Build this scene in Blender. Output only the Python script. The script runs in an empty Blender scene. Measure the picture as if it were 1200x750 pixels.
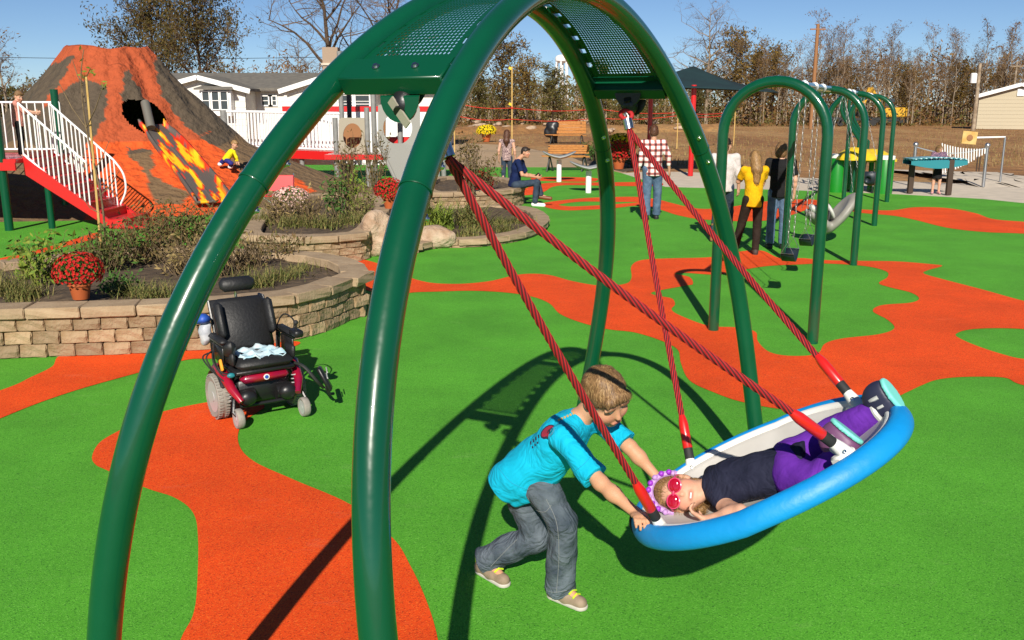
import bpy, bmesh, math, random
import numpy as np
from mathutils import Vector, Matrix, Euler, Quaternion
PI=math.pi; R=math.radians
V=Vector
scn=bpy.context.scene
col=scn.collection
# ---------------------------------------------------------------- camera, sky, sun
CAMH=2.2; PITCH=.2244; FPX=1100.0
cam_d=bpy.data.cameras.new('camera'); cam=bpy.data.objects.new('camera',cam_d); col.objects.link(cam)
cam.location=(0,0,CAMH); cam.rotation_euler=(PI/2-PITCH,0,0)
cam_d.sensor_width=36; cam_d.sensor_fit='HORIZONTAL'; cam_d.lens=FPX/1200*36
cam_d.clip_start=.05; cam_d.clip_end=3000
scn.camera=cam
SUN_AZ=.0559; SUN_EL=.572       # shadows run along +y, a little to +x
world=bpy.data.worlds.new('World'); scn.world=world; world.use_nodes=True
wn=world.node_tree.nodes; wl=world.node_tree.links
bg=wn['Background']; sky=wn.new('ShaderNodeTexSky'); sky.sky_type='NISHITA'; sky.sun_disc=False
sky.sun_elevation=SUN_EL; sky.sun_rotation=math.atan2(-math.sin(SUN_AZ),-math.cos(SUN_AZ))
sky.air_density=.65; sky.dust_density=0; sky.ozone_density=5; sky.altitude=200
wl.new(sky.outputs[0],bg.inputs[0]); bg.inputs[1].default_value=.066
sun_d=bpy.data.lights.new('sun','SUN'); sun=bpy.data.objects.new('sun',sun_d); col.objects.link(sun)
sun_d.energy=5.0; sun_d.angle=R(.5); sun_d.color=(1,.93,.82)
sdir=V((math.sin(SUN_AZ)*math.cos(SUN_EL),math.cos(SUN_AZ)*math.cos(SUN_EL),-math.sin(SUN_EL)))
sun.rotation_euler=sdir.to_track_quat('-Z','Y').to_euler()
vs=scn.view_settings; vs.view_transform='Standard'; vs.look='None'; vs.gamma=1; vs.exposure=.34; vs.use_curve_mapping=False

# ---------------------------------------------------------------- pixel (1200x750) -> place
cP,sP=math.cos(PITCH),math.sin(PITCH)
def ray(u,v):
    a=(u-600)/FPX; b=-(v-375)/FPX
    return V((a,cP+b*sP,-sP+b*cP))
def G(u,v,z=0.0):            # where the line of sight meets height z
    r=ray(u,v); return V((0,0,CAMH))+r*((z-CAMH)/r.z)
def D(u,v,y):                # where it meets depth y
    r=ray(u,v); return V((0,0,CAMH))+r*(y/r.y)
def P2(p):                   # place -> pixel
    x,y,z=p[0],p[1],p[2]-CAMH
    c=y*cP-z*sP; u=y*sP+z*cP
    return 600+FPX*x/c, 375-FPX*u/c

# ---------------------------------------------------------------- materials
MATS={}
def mat(name,c,rough=.6,metal=0,c2=None,ns=8,nd=3,bump=0,bs=60,coat=0,spec=.5,rnd=0,emit=None,lo=.35,hi=.65,sub=0,alpha=1,trans=0,fold=0,fs=9):
    if name in MATS: return MATS[name]
    m=bpy.data.materials.new(name); m.use_nodes=True; MATS[name]=m
    N=m.node_tree.nodes; L=m.node_tree.links; b=N['Principled BSDF']
    b.inputs['Roughness'].default_value=rough; b.inputs['Metallic'].default_value=metal
    b.inputs['Specular IOR Level'].default_value=spec; b.inputs['Coat Weight'].default_value=coat
    b.inputs['Coat Roughness'].default_value=.08
    b.inputs['Base Color'].default_value=(*c,1)
    if sub: b.inputs['Subsurface Weight'].default_value=sub; b.inputs['Subsurface Radius'].default_value=(.012,.005,.003); b.inputs['Subsurface Scale'].default_value=1
    if trans: b.inputs['Transmission Weight'].default_value=trans
    tc=N.new('ShaderNodeTexCoord'); out=None
    if c2 is not None:
        n=N.new('ShaderNodeTexNoise'); n.inputs['Scale'].default_value=ns; n.inputs['Detail'].default_value=nd
        L.new(tc.outputs['Object'],n.inputs['Vector'])
        r=N.new('ShaderNodeValToRGB'); r.color_ramp.elements[0].position=lo; r.color_ramp.elements[1].position=hi
        r.color_ramp.elements[0].color=(*c,1); r.color_ramp.elements[1].color=(*c2,1)
        L.new(n.outputs['Fac'],r.inputs['Fac']); out=r.outputs['Color']
    if rnd:
        oi=N.new('ShaderNodeObjectInfo'); hs=N.new('ShaderNodeHueSaturation'); mr=N.new('ShaderNodeMapRange')
        mr.inputs['To Min'].default_value=1-rnd; mr.inputs['To Max'].default_value=1+rnd
        L.new(oi.outputs['Random'],mr.inputs['Value']); L.new(mr.outputs[0],hs.inputs['Value'])
        if out: L.new(out,hs.inputs['Color'])
        else: hs.inputs['Color'].default_value=(*c,1)
        out=hs.outputs['Color']
    if out: L.new(out,b.inputs['Base Color'])
    if bump:
        n=N.new('ShaderNodeTexNoise'); n.inputs['Scale'].default_value=bs; n.inputs['Detail'].default_value=3
        L.new(tc.outputs['Object'],n.inputs['Vector'])
        bp=N.new('ShaderNodeBump'); bp.inputs['Strength'].default_value=bump; bp.inputs['Distance'].default_value=.6/bs
        L.new(n.outputs['Fac'],bp.inputs['Height']); L.new(bp.outputs[0],b.inputs['Normal'])
        if fold:
            n2=N.new('ShaderNodeTexNoise'); n2.inputs['Scale'].default_value=fs; n2.inputs['Detail'].default_value=2.5; n2.inputs['Distortion'].default_value=1.6
            L.new(tc.outputs['Object'],n2.inputs['Vector']); rm=N.new('ShaderNodeMath'); rm.operation='PINGPONG'; rm.inputs[1].default_value=.12; L.new(n2.outputs['Fac'],rm.inputs[0])
            b2=N.new('ShaderNodeBump'); b2.inputs['Strength'].default_value=fold; b2.inputs['Distance'].default_value=.16; L.new(rm.outputs[0],b2.inputs['Height']); L.new(b2.outputs[0],bp.inputs['Normal'])
    return m
def mat_attr(name,rough=.6,bump=0,bs=60,spec=.4,sub=0,var=0,vscale=40):
    """colour from the mesh's own 'Col' attribute (paint, print, skin tone)"""
    if name in MATS: return MATS[name]
    m=mat(name,(1,1,1),rough,bump=bump,bs=bs,spec=spec,sub=sub)
    N=m.node_tree.nodes; L=m.node_tree.links; b=N['Principled BSDF']
    a=N.new('ShaderNodeAttribute'); a.attribute_name='Col'; o=a.outputs['Color']
    if var:
        tc=N.new('ShaderNodeTexCoord'); n=N.new('ShaderNodeTexNoise'); n.inputs['Scale'].default_value=vscale; n.inputs['Detail'].default_value=4
        L.new(tc.outputs['Object'],n.inputs['Vector'])
        mr=N.new('ShaderNodeMapRange'); mr.inputs['From Min'].default_value=.25; mr.inputs['From Max'].default_value=.75
        mr.inputs['To Min'].default_value=1-var; mr.inputs['To Max'].default_value=1+var; L.new(n.outputs['Fac'],mr.inputs['Value'])
        hs=N.new('ShaderNodeHueSaturation'); L.new(mr.outputs[0],hs.inputs['Value']); L.new(o,hs.inputs['Color']); o=hs.outputs['Color']
    L.new(o,b.inputs['Base Color'])
    return m
def mat_plaid(name):
    m=mat(name,(.75,.7,.66),.85); N=m.node_tree.nodes; L=m.node_tree.links; b=N['Principled BSDF']
    tc=N.new('ShaderNodeTexCoord'); sp=N.new('ShaderNodeSeparateXYZ'); L.new(tc.outputs['Object'],sp.inputs[0])
    outs=[]
    for ax,ph in (('X',0),('Z',.3)):
        mu=N.new('ShaderNodeMath'); mu.operation='MULTIPLY'; mu.inputs[1].default_value=9.0; L.new(sp.outputs[ax],mu.inputs[0])
        fr=N.new('ShaderNodeMath'); fr.operation='FRACT'; L.new(mu.outputs[0],fr.inputs[0])
        gt=N.new('ShaderNodeMath'); gt.operation='LESS_THAN'; gt.inputs[1].default_value=.42; L.new(fr.outputs[0],gt.inputs[0]); outs.append(gt)
    ad=N.new('ShaderNodeMath'); ad.operation='ADD'; L.new(outs[0].outputs[0],ad.inputs[0]); L.new(outs[1].outputs[0],ad.inputs[1])
    hv=N.new('ShaderNodeMath'); hv.operation='MULTIPLY'; hv.inputs[1].default_value=.5; L.new(ad.outputs[0],hv.inputs[0])
    r=N.new('ShaderNodeValToRGB'); r.color_ramp.interpolation='CONSTANT'; e=r.color_ramp.elements
    e[0].position=0; e[0].color=(.78,.74,.7,1); e[1].position=.4; e[1].color=(.36,.11,.1,1); x=e.new(.9); x.color=(.07,.018,.02,1)
    L.new(hv.outputs[0],r.inputs['Fac']); L.new(r.outputs['Color'],b.inputs['Base Color']); return m

# ---------------------------------------------------------------- mesh builder
class MB:
    def __init__(s): s.v=[]; s.f=[]; s.m=[]; s.c=None
    def add(s,vs_,fs,mi=0):
        o=len(s.v); s.v.extend([tuple(p) for p in vs_]); s.f.extend([tuple(i+o for i in q) for q in fs]); s.m.extend([mi]*len(fs)); return s
    def box(s,c,size,rot=None,mi=0,bev=0,taper=1.0):
        x,y,z=[q/2 for q in size]
        if bev:
            b=min(bev,x*.9,y*.9,z*.9); vs_=[];
            for sx in (-1,1):
                for sy in (-1,1):
                    for sz in (-1,1):
                        vs_+= [(sx*(x-b),sy*(y-b),sz*z),(sx*(x-b),sy*y,sz*(z-b)),(sx*x,sy*(y-b),sz*(z-b))]
            bm=bmesh.new(); [bm.verts.new(p) for p in vs_]; bmesh.ops.convex_hull(bm,input=bm.verts[:])
            bm.normal_update(); bm.verts.index_update()
            vs_=[v.co.copy() for v in bm.verts]; fs=[[v.index for v in f.verts] for f in bm.faces]; bm.free()
        else:
            vs_=[V((sx*x*(taper if sz>0 else 1),sy*y*(taper if sz>0 else 1),sz*z)) for sz in (-1,1) for sy in (-1,1) for sx in (-1,1)]
            fs=[(0,2,3,1),(4,5,7,6),(0,1,5,4),(2,6,7,3),(0,4,6,2),(1,3,7,5)]
        vs_=[V(p) for p in vs_]
        if rot is not None: vs_=[rot@p for p in vs_]
        c=V(c); return s.add([p+c for p in vs_],fs,mi)
    def beam(s,a,b,w,h,mi=0,up=V((0,0,1)),bev=0):   # box from a to b
        a=V(a);b=V(b);d=b-a;L=d.length;d.normalize(); up=V(up)
        x=d.cross(up)
        if x.length<1e-5: x=d.cross(V((0,1,0)))
        x.normalize(); z=x.cross(d)
        M=Matrix((x,d,z)).transposed()
        return s.box((a+b)/2,(w,L,h),M,mi,bev)
    def tube(s,pts,r,seg=8,mi=0,closed=False,cap=True,lobe=0,twist=0,mi2=None,sx=1,sy=1,up0=None):
        pts=[V(p) for p in pts]; n=len(pts); rs=r if hasattr(r,'__len__') else [r]*n
        T=[]
        for i in range(n):
            if closed: t=pts[(i+1)%n]-pts[i-1]
            else: t=pts[min(i+1,n-1)]-pts[max(i-1,0)]
            T.append(t.normalized())
        u=V(up0) if up0 is not None else (V((0,0,1)) if abs(T[0].z)<.9 else V((0,1,0)))
        a=(u-T[0]*u.dot(T[0])).normalized(); vs_=[]; dist=0
        for i in range(n):
            if i:
                q=T[i-1].rotation_difference(T[i]); a=q@a; a=(a-T[i]*a.dot(T[i])).normalized(); dist+=(pts[i]-pts[i-1]).length
            b=T[i].cross(a); 
            for k in range(seg):
                an=2*PI*k/seg+twist*dist
                rr=rs[i]*(1+(lobe[1]*math.cos(lobe[0]*2*PI*k/seg) if lobe else 0))
                vs_.append(pts[i]+(a*math.cos(an)*sx+b*math.sin(an)*sy)*rr)
        fs=[];ms=[]
        for i in range(n if closed else n-1):
            for k in range(seg):
                A=i*seg+k;B=i*seg+(k+1)%seg;C=((i+1)%n)*seg+(k+1)%seg;E_=((i+1)%n)*seg+k
                fs.append((A,B,C,E_)); ms.append(mi if mi2 is None else (mi if math.cos(lobe[0]*2*PI*(k+.5)/seg)>-.55 else mi2))
        if cap and not closed:
            fs.append(tuple(reversed(range(seg)))); fs.append(tuple(range((n-1)*seg,n*seg))); ms+=[mi,mi]
        o=len(s.v); s.v.extend([tuple(p) for p in vs_]); s.f.extend([tuple(i+o for i in q) for q in fs]); s.m.extend(ms); return s
    def cyl(s,a,b,r,r2=None,seg=12,mi=0): return s.tube([a,b],[r,r if r2 is None else r2],seg,mi)
    def lathe(s,prof,c=(0,0,0),seg=16,M=None,mi=0):   # prof [(r,z)]
        c=V(c);vs_=[];n=len(prof)
        for r,z in prof:
            for k in range(seg):
                p=V((r*math.cos(2*PI*k/seg),r*math.sin(2*PI*k/seg),z)); vs_.append((M@p if M else p)+c)
        fs=[(i*seg+k,i*seg+(k+1)%seg,(i+1)*seg+(k+1)%seg,(i+1)*seg+k) for i in range(n-1) for k in range(seg)]
        if prof[0][0]>1e-6: fs.append(tuple(reversed(range(seg))))
        if prof[-1][0]>1e-6: fs.append(tuple(range((n-1)*seg,n*seg)))
        return s.add(vs_,fs,mi)
    def ball(s,c,r,seg=12,rings=8,mi=0,M=None):
        rr=r if hasattr(r,'__len__') else (r,r,r)
        S=Matrix.Diagonal(rr).to_3x3(); M=(M@S) if M else S
        return s.lathe([(max(math.sin(PI*i/rings),1e-7),-math.cos(PI*i/rings)) for i in range(rings+1)],c,seg,M,mi)
    def prism(s,poly,z0,z1,mi=0):   # vertical extrusion of a convex or simple polygon
        n=len(poly); vs_=[(p[0],p[1],z0) for p in poly]+[(p[0],p[1],z1) for p in poly]
        fs=[(i,(i+1)%n,n+(i+1)%n,n+i) for i in range(n)]+[tuple(reversed(range(n))),tuple(range(n,2*n))]
        return s.add(vs_,fs,mi)
    def build(s,name,mats,parent=None,smooth=True,auto=40,world=True):
        me=bpy.data.meshes.new(name)
        o_=V((0,0,0))
        if parent is not None and world:
            o_=V(parent.location)
            q=parent.parent
            while q is not None: o_=o_+V(q.location); q=q.parent
        vs_=[(p[0]-o_.x,p[1]-o_.y,p[2]-o_.z) for p in s.v] if o_.length>0 else s.v
        me.from_pydata(vs_,[],s.f)
        if not isinstance(mats,(list,tuple)): mats=[mats]
        for m in mats: me.materials.append(MATS[m] if isinstance(m,str) else m)
        if len(mats)>1: me.polygons.foreach_set('material_index',s.m)
        if smooth:
            me.polygons.foreach_set('use_smooth',[True]*len(me.polygons))
            try: me.set_sharp_from_angle(angle=R(auto))
            except Exception: pass
        if s.c is not None:
            a=me.color_attributes.new('Col','FLOAT_COLOR','POINT'); a.data.foreach_set('color',np.asarray(s.c,np.float32).ravel())
        me.update()
        ob=bpy.data.objects.new(name,me); col.objects.link(ob)
        if parent is not None: ob.parent=parent
        return ob
def tag(o,label=None,cat=None,group=None,kind=None):
    if label: o['label']=label
    if cat: o['category']=cat
    if group: o['group']=group
    if kind: o['kind']=kind
    return o
def thing(name,label,cat,loc=(0,0,0),rz=0,group=None):
    o=bpy.data.objects.new(name,None); col.objects.link(o); o.location=loc; o.rotation_euler=(0,0,rz); o.empty_display_size=.1
    return tag(o,label,cat,group)
def copy_tree(o,parent=None):
    c=o.copy(); col.objects.link(c); c.parent=parent
    for ch in [x for x in o.children]: copy_tree(ch,c)
    return c
def inst(src,name,parent,loc,rz=0,scale=None):      # shares mesh data
    c=bpy.data.objects.new(name,src.data if hasattr(src,'data') else src); col.objects.link(c); c.parent=parent
    c.location=loc; c.rotation_euler=(0,0,rz)
    if scale: c.scale=scale
    return c
def catmull(pts,n=8,closed=True):
    pts=[V(p) for p in pts]; N=len(pts); out=[]
    for i in range(N if closed else N-1):
        p0=pts[(i-1)%N] if closed or i>0 else pts[0]; p1=pts[i]; p2=pts[(i+1)%N]; p3=pts[(i+2)%N] if closed or i+2<N else pts[-1]
        for k in range(n):
            t=k/n; out.append(.5*((2*p1)+(p2-p0)*t+(2*p0-5*p1+4*p2-p3)*t*t+(3*p1-p0-3*p2+p3)*t**3))
    if not closed: out.append(pts[-1])
    return out
def sheet(name,poly,z,m,thick=0,kind='structure',holes=()):
    """flat sheet with curved outline (triangulated), optional holes"""
    bm=bmesh.new(); es=[]
    for lp in [poly]+list(holes):
        vs_=[bm.verts.new((p[0],p[1],z)) for p in lp]
        es+= [bm.edges.new((vs_[i],vs_[(i+1)%len(vs_)])) for i in range(len(vs_))]
    bmesh.ops.triangle_fill(bm,use_beauty=True,use_dissolve=False,edges=es)
    bm.normal_update()
    for f in bm.faces:
        if f.normal.z<0: f.normal_flip()
    me=bpy.data.meshes.new(name); bm.to_mesh(me); bm.free(); me.materials.append(MATS[m])
    o=bpy.data.objects.new(name,me); col.objects.link(o)
    if kind: o['kind']=kind
    return o
rnd=random.Random(7)
# ---------------------------------------------------------------- soft-bodied shapes: distance field -> surface
def _noise(X,Y,Z,sc,seed=0):
    a=seed*1.7
    if seed>=50: return .5-np.abs(np.sin(X*sc+1.6*np.sin(Y*sc*.55+a)+.9*np.sin(Z*sc*.6)))*.5-np.abs(np.sin(Z*sc*.8+1.5*np.sin(X*sc*.6+a)+1.1*np.sin(Y*sc*.7+2*a)))*.5
    return (np.sin(X*sc+1.3*np.sin(Y*sc*.8+a)+a)+np.sin(Y*sc*1.1+1.2*np.sin(Z*sc*.9+2*a)+a)+np.sin(Z*sc*.95+1.4*np.sin(X*sc*.7-a)+2*a))/3
class Sdf:
    def __init__(s,vs_=.01): s.vs=vs_; s.pr=[]
    def cap(s,a,b,ra,rb=None,k=.02,op='u',flat=False): s.pr.append(('c',op,np.array(a,float),np.array(b,float),ra,ra if rb is None else rb,k,flat)); return s
    def chain(s,pts,rs,k=.02):
        for i in range(len(pts)-1): s.cap(pts[i],pts[i+1],rs[i],rs[i+1],k)
        return s
    def ell(s,c,r,rot=None,k=.02,op='u'): s.pr.append(('e',op,np.array(c,float),np.array(r,float),np.array(rot if rot is not None else np.eye(3),float),0,k)); return s
    def cut(s,p,n,k=0): s.pr.append(('p','s',np.array(p,float),np.array(V(n).normalized(),float),0,0,k)); return s   # removes the side n points to
    def mesh(s,name,m,parent=None,noise=None,paint=None,base=(1,1,1),world=True,fold=None):
        lo=np.full(3,1e9);hi=-lo
        for q in s.pr:
            if q[1]!='u': continue
            if q[0]=='c': pts=[(q[2],q[4]),(q[3],q[5])]
            else: pts=[(q[2],float(max(q[3])))]
            for c,r in pts: lo=np.minimum(lo,c-r);hi=np.maximum(hi,c+r)
        pad=s.vs*3+.015; lo-=pad;hi+=pad
        n=np.ceil((hi-lo)/s.vs).astype(int)+1
        ax=[(lo[i]+np.arange(n[i])*s.vs).astype(np.float32) for i in range(3)]
        F=np.full(n,.12,np.float32)
        for q in s.pr:
            ty,op,k=q[0],q[1],q[6]; ex=max(3*k,.03)+4*s.vs
            if ty=='c': l=np.minimum(q[2]-q[4],q[3]-q[5])-ex; h_=np.maximum(q[2]+q[4],q[3]+q[5])+ex
            elif ty=='e': r_=float(max(q[3])); l=q[2]-r_-ex; h_=q[2]+r_+ex
            else: l=lo; h_=hi
            i0=np.clip(np.floor((l-lo)/s.vs).astype(int),0,n-1); i1=np.clip(np.ceil((h_-lo)/s.vs).astype(int)+1,1,n)
            if (i1<=i0).any(): continue
            sl=tuple(slice(i0[j],i1[j]) for j in range(3))
            X,Y,Z=np.meshgrid(ax[0][sl[0]],ax[1][sl[1]],ax[2][sl[2]],indexing='ij')
            if ty=='c':
                a,b=q[2],q[3]; ba=b-a; L2=float(ba@ba)+1e-9
                tu=((X-a[0])*ba[0]+(Y-a[1])*ba[1]+(Z-a[2])*ba[2])/L2; t=np.clip(tu,0,1)
                d=np.sqrt((X-a[0]-t*ba[0])**2+(Y-a[1]-t*ba[1])**2+(Z-a[2]-t*ba[2])**2)-(q[4]+(q[5]-q[4])*t)
                if q[7]: d=np.maximum(d,(tu-1)*math.sqrt(L2))
            elif ty=='e':
                Rm=q[4]; dx,dy,dz=X-q[2][0],Y-q[2][1],Z-q[2][2]
                x=(Rm[0,0]*dx+Rm[1,0]*dy+Rm[2,0]*dz)/q[3][0]; y=(Rm[0,1]*dx+Rm[1,1]*dy+Rm[2,1]*dz)/q[3][1]; z=(Rm[0,2]*dx+Rm[1,2]*dy+Rm[2,2]*dz)/q[3][2]
                k0=np.sqrt(x*x+y*y+z*z); k1=np.sqrt((x/q[3][0])**2+(y/q[3][1])**2+(z/q[3][2])**2)+1e-6
                d=k0*(k0-1)/k1
            else:
                d=-((X-q[2][0])*q[3][0]+(Y-q[2][1])*q[3][1]+(Z-q[2][2])*q[3][2])
            A=F[sl]
            if op=='u':
                if k>0:
                    h=np.clip(.5+.5*(d-A)/k,0,1); F[sl]=d*(1-h)+A*h-k*h*(1-h)
                else: F[sl]=np.minimum(A,d)
            else:
                d=-d
                if k>0:
                    h=np.clip(.5-.5*(d-A)/k,0,1); F[sl]=d*(1-h)+A*h+k*h*(1-h)
                else: F[sl]=np.maximum(A,d)
        if noise:
            X,Y,Z=np.meshgrid(*ax,indexing='ij')
            for sc,am,sd in noise: F+= (am*_noise(X,Y,Z,sc,sd)).astype(np.float32)
        F[0]=F[-1]=.1; F[:,0]=F[:,-1]=.1; F[:,:,0]=F[:,:,-1]=.1
        ins=F<0
        cnt=np.zeros(n-1,np.int8)
        offs=[(i,j,k) for i in (0,1) for j in (0,1) for k in (0,1)]
        for i,j,k in offs: cnt+=ins[i:n[0]-1+i,j:n[1]-1+j,k:n[2]-1+k]
        ci=np.array(np.nonzero((cnt>0)&(cnt<8))).T
        if len(ci)==0: return None
        vals={o:F[ci[:,0]+o[0],ci[:,1]+o[1],ci[:,2]+o[2]] for o in offs}
        acc=np.zeros((len(ci),3));w=np.zeros(len(ci))
        for o in offs:
            for axs in range(3):
                if o[axs]: continue
                o2=list(o);o2[axs]=1;o2=tuple(o2); a=vals[o];b=vals[o2]; msk=(a<0)!=(b<0)
                t=np.where(msk,a/np.where(msk,a-b,1),0)
                p=np.tile(np.array(o,float),(len(ci),1)); p[:,axs]+=t
                acc+=p*msk[:,None]; w+=msk
        vtx=lo+(ci+acc/w[:,None])*s.vs
        idx=np.full(n-1,-1,np.int64); idx[ci[:,0],ci[:,1],ci[:,2]]=np.arange(len(ci))
        fs=[]
        for axs in range(3):
            sa=[slice(None)]*3;sb=[slice(None)]*3; sa[axs]=slice(0,n[axs]-1);sb[axs]=slice(1,n[axs])
            a=ins[tuple(sa)];b=ins[tuple(sb)]; e=np.array(np.nonzero(a!=b)).T
            o1,o2=[x for x in range(3) if x!=axs]
            e=e[(e[:,o1]>0)&(e[:,o2]>0)&(e[:,o1]<n[o1]-1)&(e[:,o2]<n[o2]-1)]
            fl=a[e[:,0],e[:,1],e[:,2]]
            def cidx(d1,d2):
                c=e.copy();c[:,o1]-=d1;c[:,o2]-=d2; return idx[c[:,0],c[:,1],c[:,2]]
            q=np.stack([cidx(1,1),cidx(0,1),cidx(0,0),cidx(1,0)],1)
            flip=(~fl) if axs!=1 else fl
            q[flip]=q[flip][:,::-1]; fs.append(q)
        fs=np.concatenate(fs)
        mb=MB(); mb.v=[tuple(p) for p in vtx]; mb.f=[tuple(int(i) for i in q) for q in fs]; mb.m=[0]*len(mb.f)
        if paint is not None:
            C=np.tile(np.array([*base,1.0]),(len(vtx),1))
            for it in paint:
                c,r,cl=it[0],it[1],it[2]; soft=it[3] if len(it)>3 else .25
                Rm=np.array(it[4]) if len(it)>4 else np.eye(3)
                dd=np.sqrt((((vtx-np.array(c))@Rm/np.array(r))**2).sum(1)); ww=np.clip((1+soft-dd)/(2*soft+1e-6),0,1)[:,None]
                C[:,:3]=C[:,:3]*(1-ww)+np.array(cl)*ww
            mb.c=C
        return mb.build(name,m,parent,world=world,auto=180)
# ---------------------------------------------------------------- common materials
def mat_rubber(name,c,dark,light):
    m=mat(name,c,.85,spec=.3); N=m.node_tree.nodes; L=m.node_tree.links; b=N['Principled BSDF']
    tc=N.new('ShaderNodeTexCoord')
    vo=N.new('ShaderNodeTexVoronoi'); vo.inputs['Scale'].default_value=185; L.new(tc.outputs['Object'],vo.inputs['Vector'])
    sp=N.new('ShaderNodeSeparateColor'); L.new(vo.outputs['Color'],sp.inputs[0])
    r=N.new('ShaderNodeValToRGB'); e=r.color_ramp.elements
    e[0].position=0;e[0].color=(*dark,1);e[1].position=1;e[1].color=(*light,1); x=e.new(.22);x.color=(*c,1); x=e.new(.8);x.color=(*c,1)
    L.new(sp.outputs[0],r.inputs['Fac'])
    n=N.new('ShaderNodeTexNoise'); n.inputs['Scale'].default_value=.9; n.inputs['Detail'].default_value=7; n.inputs['Roughness'].default_value=.65
    L.new(tc.outputs['Object'],n.inputs['Vector'])
    mr=N.new('ShaderNodeMapRange'); mr.inputs['From Min'].default_value=.3; mr.inputs['From Max'].default_value=.7; mr.inputs['To Min'].default_value=.8; mr.inputs['To Max'].default_value=1.12
    L.new(n.outputs['Fac'],mr.inputs['Value'])
    hs=N.new('ShaderNodeHueSaturation'); L.new(r.outputs[0],hs.inputs['Color']); L.new(mr.outputs[0],hs.inputs['Value'])
    # scuffs and dust
    n2=N.new('ShaderNodeTexNoise'); n2.inputs['Scale'].default_value=2.3; n2.inputs['Detail'].default_value=9; n2.inputs['Roughness'].default_value=.75
    mp=N.new('ShaderNodeMapping'); mp.inputs['Scale'].default_value=(1,2.4,1); L.new(tc.outputs['Object'],mp.inputs['Vector']); L.new(mp.outputs[0],n2.inputs['Vector'])
    r2=N.new('ShaderNodeValToRGB'); r2.color_ramp.elements[0].position=.58; r2.color_ramp.elements[1].position=.8; r2.color_ramp.elements[1].color=(.35,.35,.35,1); L.new(n2.outputs['Fac'],r2.inputs['Fac'])
    mx=N.new('ShaderNodeMix'); mx.data_type='RGBA'; L.new(r2.outputs[0],mx.inputs[0]); L.new(hs.outputs[0],mx.inputs[6]); mx.inputs[7].default_value=(c[0]*.8+.2,c[1]*.8+.17,c[2]*.8+.12,1)
    L.new(mx.outputs[2],b.inputs['Base Color'])
    bp=N.new('ShaderNodeBump'); bp.inputs['Strength'].default_value=.45; bp.inputs['Distance'].default_value=.004
    L.new(vo.outputs['Distance'],bp.inputs['Height']); L.new(bp.outputs[0],b.inputs['Normal']); return m
mat_rubber('green_rubber',(.085,.345,.02),(.032,.17,.01),(.15,.46,.05))
mat_rubber('orange_rubber',(.80,.07,.003),(.42,.03,.002),(.9,.15,.016))
mat('green_paint',(.001,.062,.026),.3,coat=.8,c2=(.0016,.074,.032),ns=3,nd=6,bump=.05,bs=9,spec=.3)
mat('green_paint_flat',(.001,.064,.027),.35,coat=.3,spec=.3)
mat('steel',(.6,.6,.6),.25,metal=1); mat('galv',(.5,.51,.52),.4,metal=1)
mat('black_plastic',(.012,.012,.013),.38,bump=.1,bs=40); mat('black_rubber',(.018,.018,.018),.7)
mat('white_plastic',(.78,.77,.73),.4); mat('red_plastic',(.62,.012,.01),.35,coat=.3)
mat('rope_red',(.4,.008,.012),.75,bump=.3,bs=300); mat('rope_dark',(.07,.006,.007),.8)
mat('blue_vinyl',(.001,.235,.6),.5,c2=(.002,.27,.66),ns=5,nd=6,bump=.12,bs=30)
mat('seat_shell',(.52,.5,.46),.55,c2=(.6,.58,.54),ns=6)
mat('concrete',(.6,.51,.4),.9,c2=(.5,.43,.34),ns=3,nd=8,bump=.3,bs=40)
mat('tan_path',(.42,.29,.17),.9,c2=(.36,.25,.14),ns=1.5,nd=8)
mat('soil',(.055,.035,.02),1,c2=(.12,.08,.045),ns=9,nd=8,bump=1,bs=14)
mat('white_paint',(.8,.8,.78),.4)
mat('red_paint',(.55,.012,.012),.35,coat=.2)
mat('grey_post',(.2,.2,.19),.5,c2=(.25,.25,.235),ns=8)
def mat_field(name):
    m=mat(name,(.3,.2,.09),1); N=m.node_tree.nodes; L=m.node_tree.links; b=N['Principled BSDF']
    tc=N.new('ShaderNodeTexCoord'); out=None
    def nz(sc,det,yst):
        mp=N.new('ShaderNodeMapping'); mp.inputs['Scale'].default_value=(1,yst,1); L.new(tc.outputs['Object'],mp.inputs['Vector'])
        n=N.new('ShaderNodeTexNoise'); n.inputs['Scale'].default_value=sc; n.inputs['Detail'].default_value=det; n.inputs['Roughness'].default_value=.7; L.new(mp.outputs[0],n.inputs['Vector']); return n.outputs['Fac']
    r=N.new('ShaderNodeValToRGB'); e=r.color_ramp.elements; e[0].position=.3;e[0].color=(.23,.095,.03,1);e[1].position=.72;e[1].color=(.5,.32,.135,1); x=e.new(.5);x.color=(.38,.19,.064,1)
    L.new(nz(.16,9,.35),r.inputs['Fac'])
    r2=N.new('ShaderNodeValToRGB'); e=r2.color_ramp.elements; e[0].position=.35;e[0].color=(.55,.55,.55,1);e[1].position=.7;e[1].color=(1.25,1.2,1.1,1); L.new(nz(2.2,8,.6),r2.inputs['Fac'])
    mx=N.new('ShaderNodeMix'); mx.data_type='RGBA'; mx.blend_type='MULTIPLY'; mx.inputs[0].default_value=1; L.new(r.outputs[0],mx.inputs[6]); L.new(r2.outputs[0],mx.inputs[7])
    L.new(mx.outputs[2],b.inputs['Base Color'])
    bp=N.new('ShaderNodeBump'); bp.inputs['Strength'].default_value=.9; bp.inputs['Distance'].default_value=.12; L.new(nz(3,8,1),bp.inputs['Height']); L.new(bp.outputs[0],b.inputs['Normal']); return m
mat_field('field')
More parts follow.
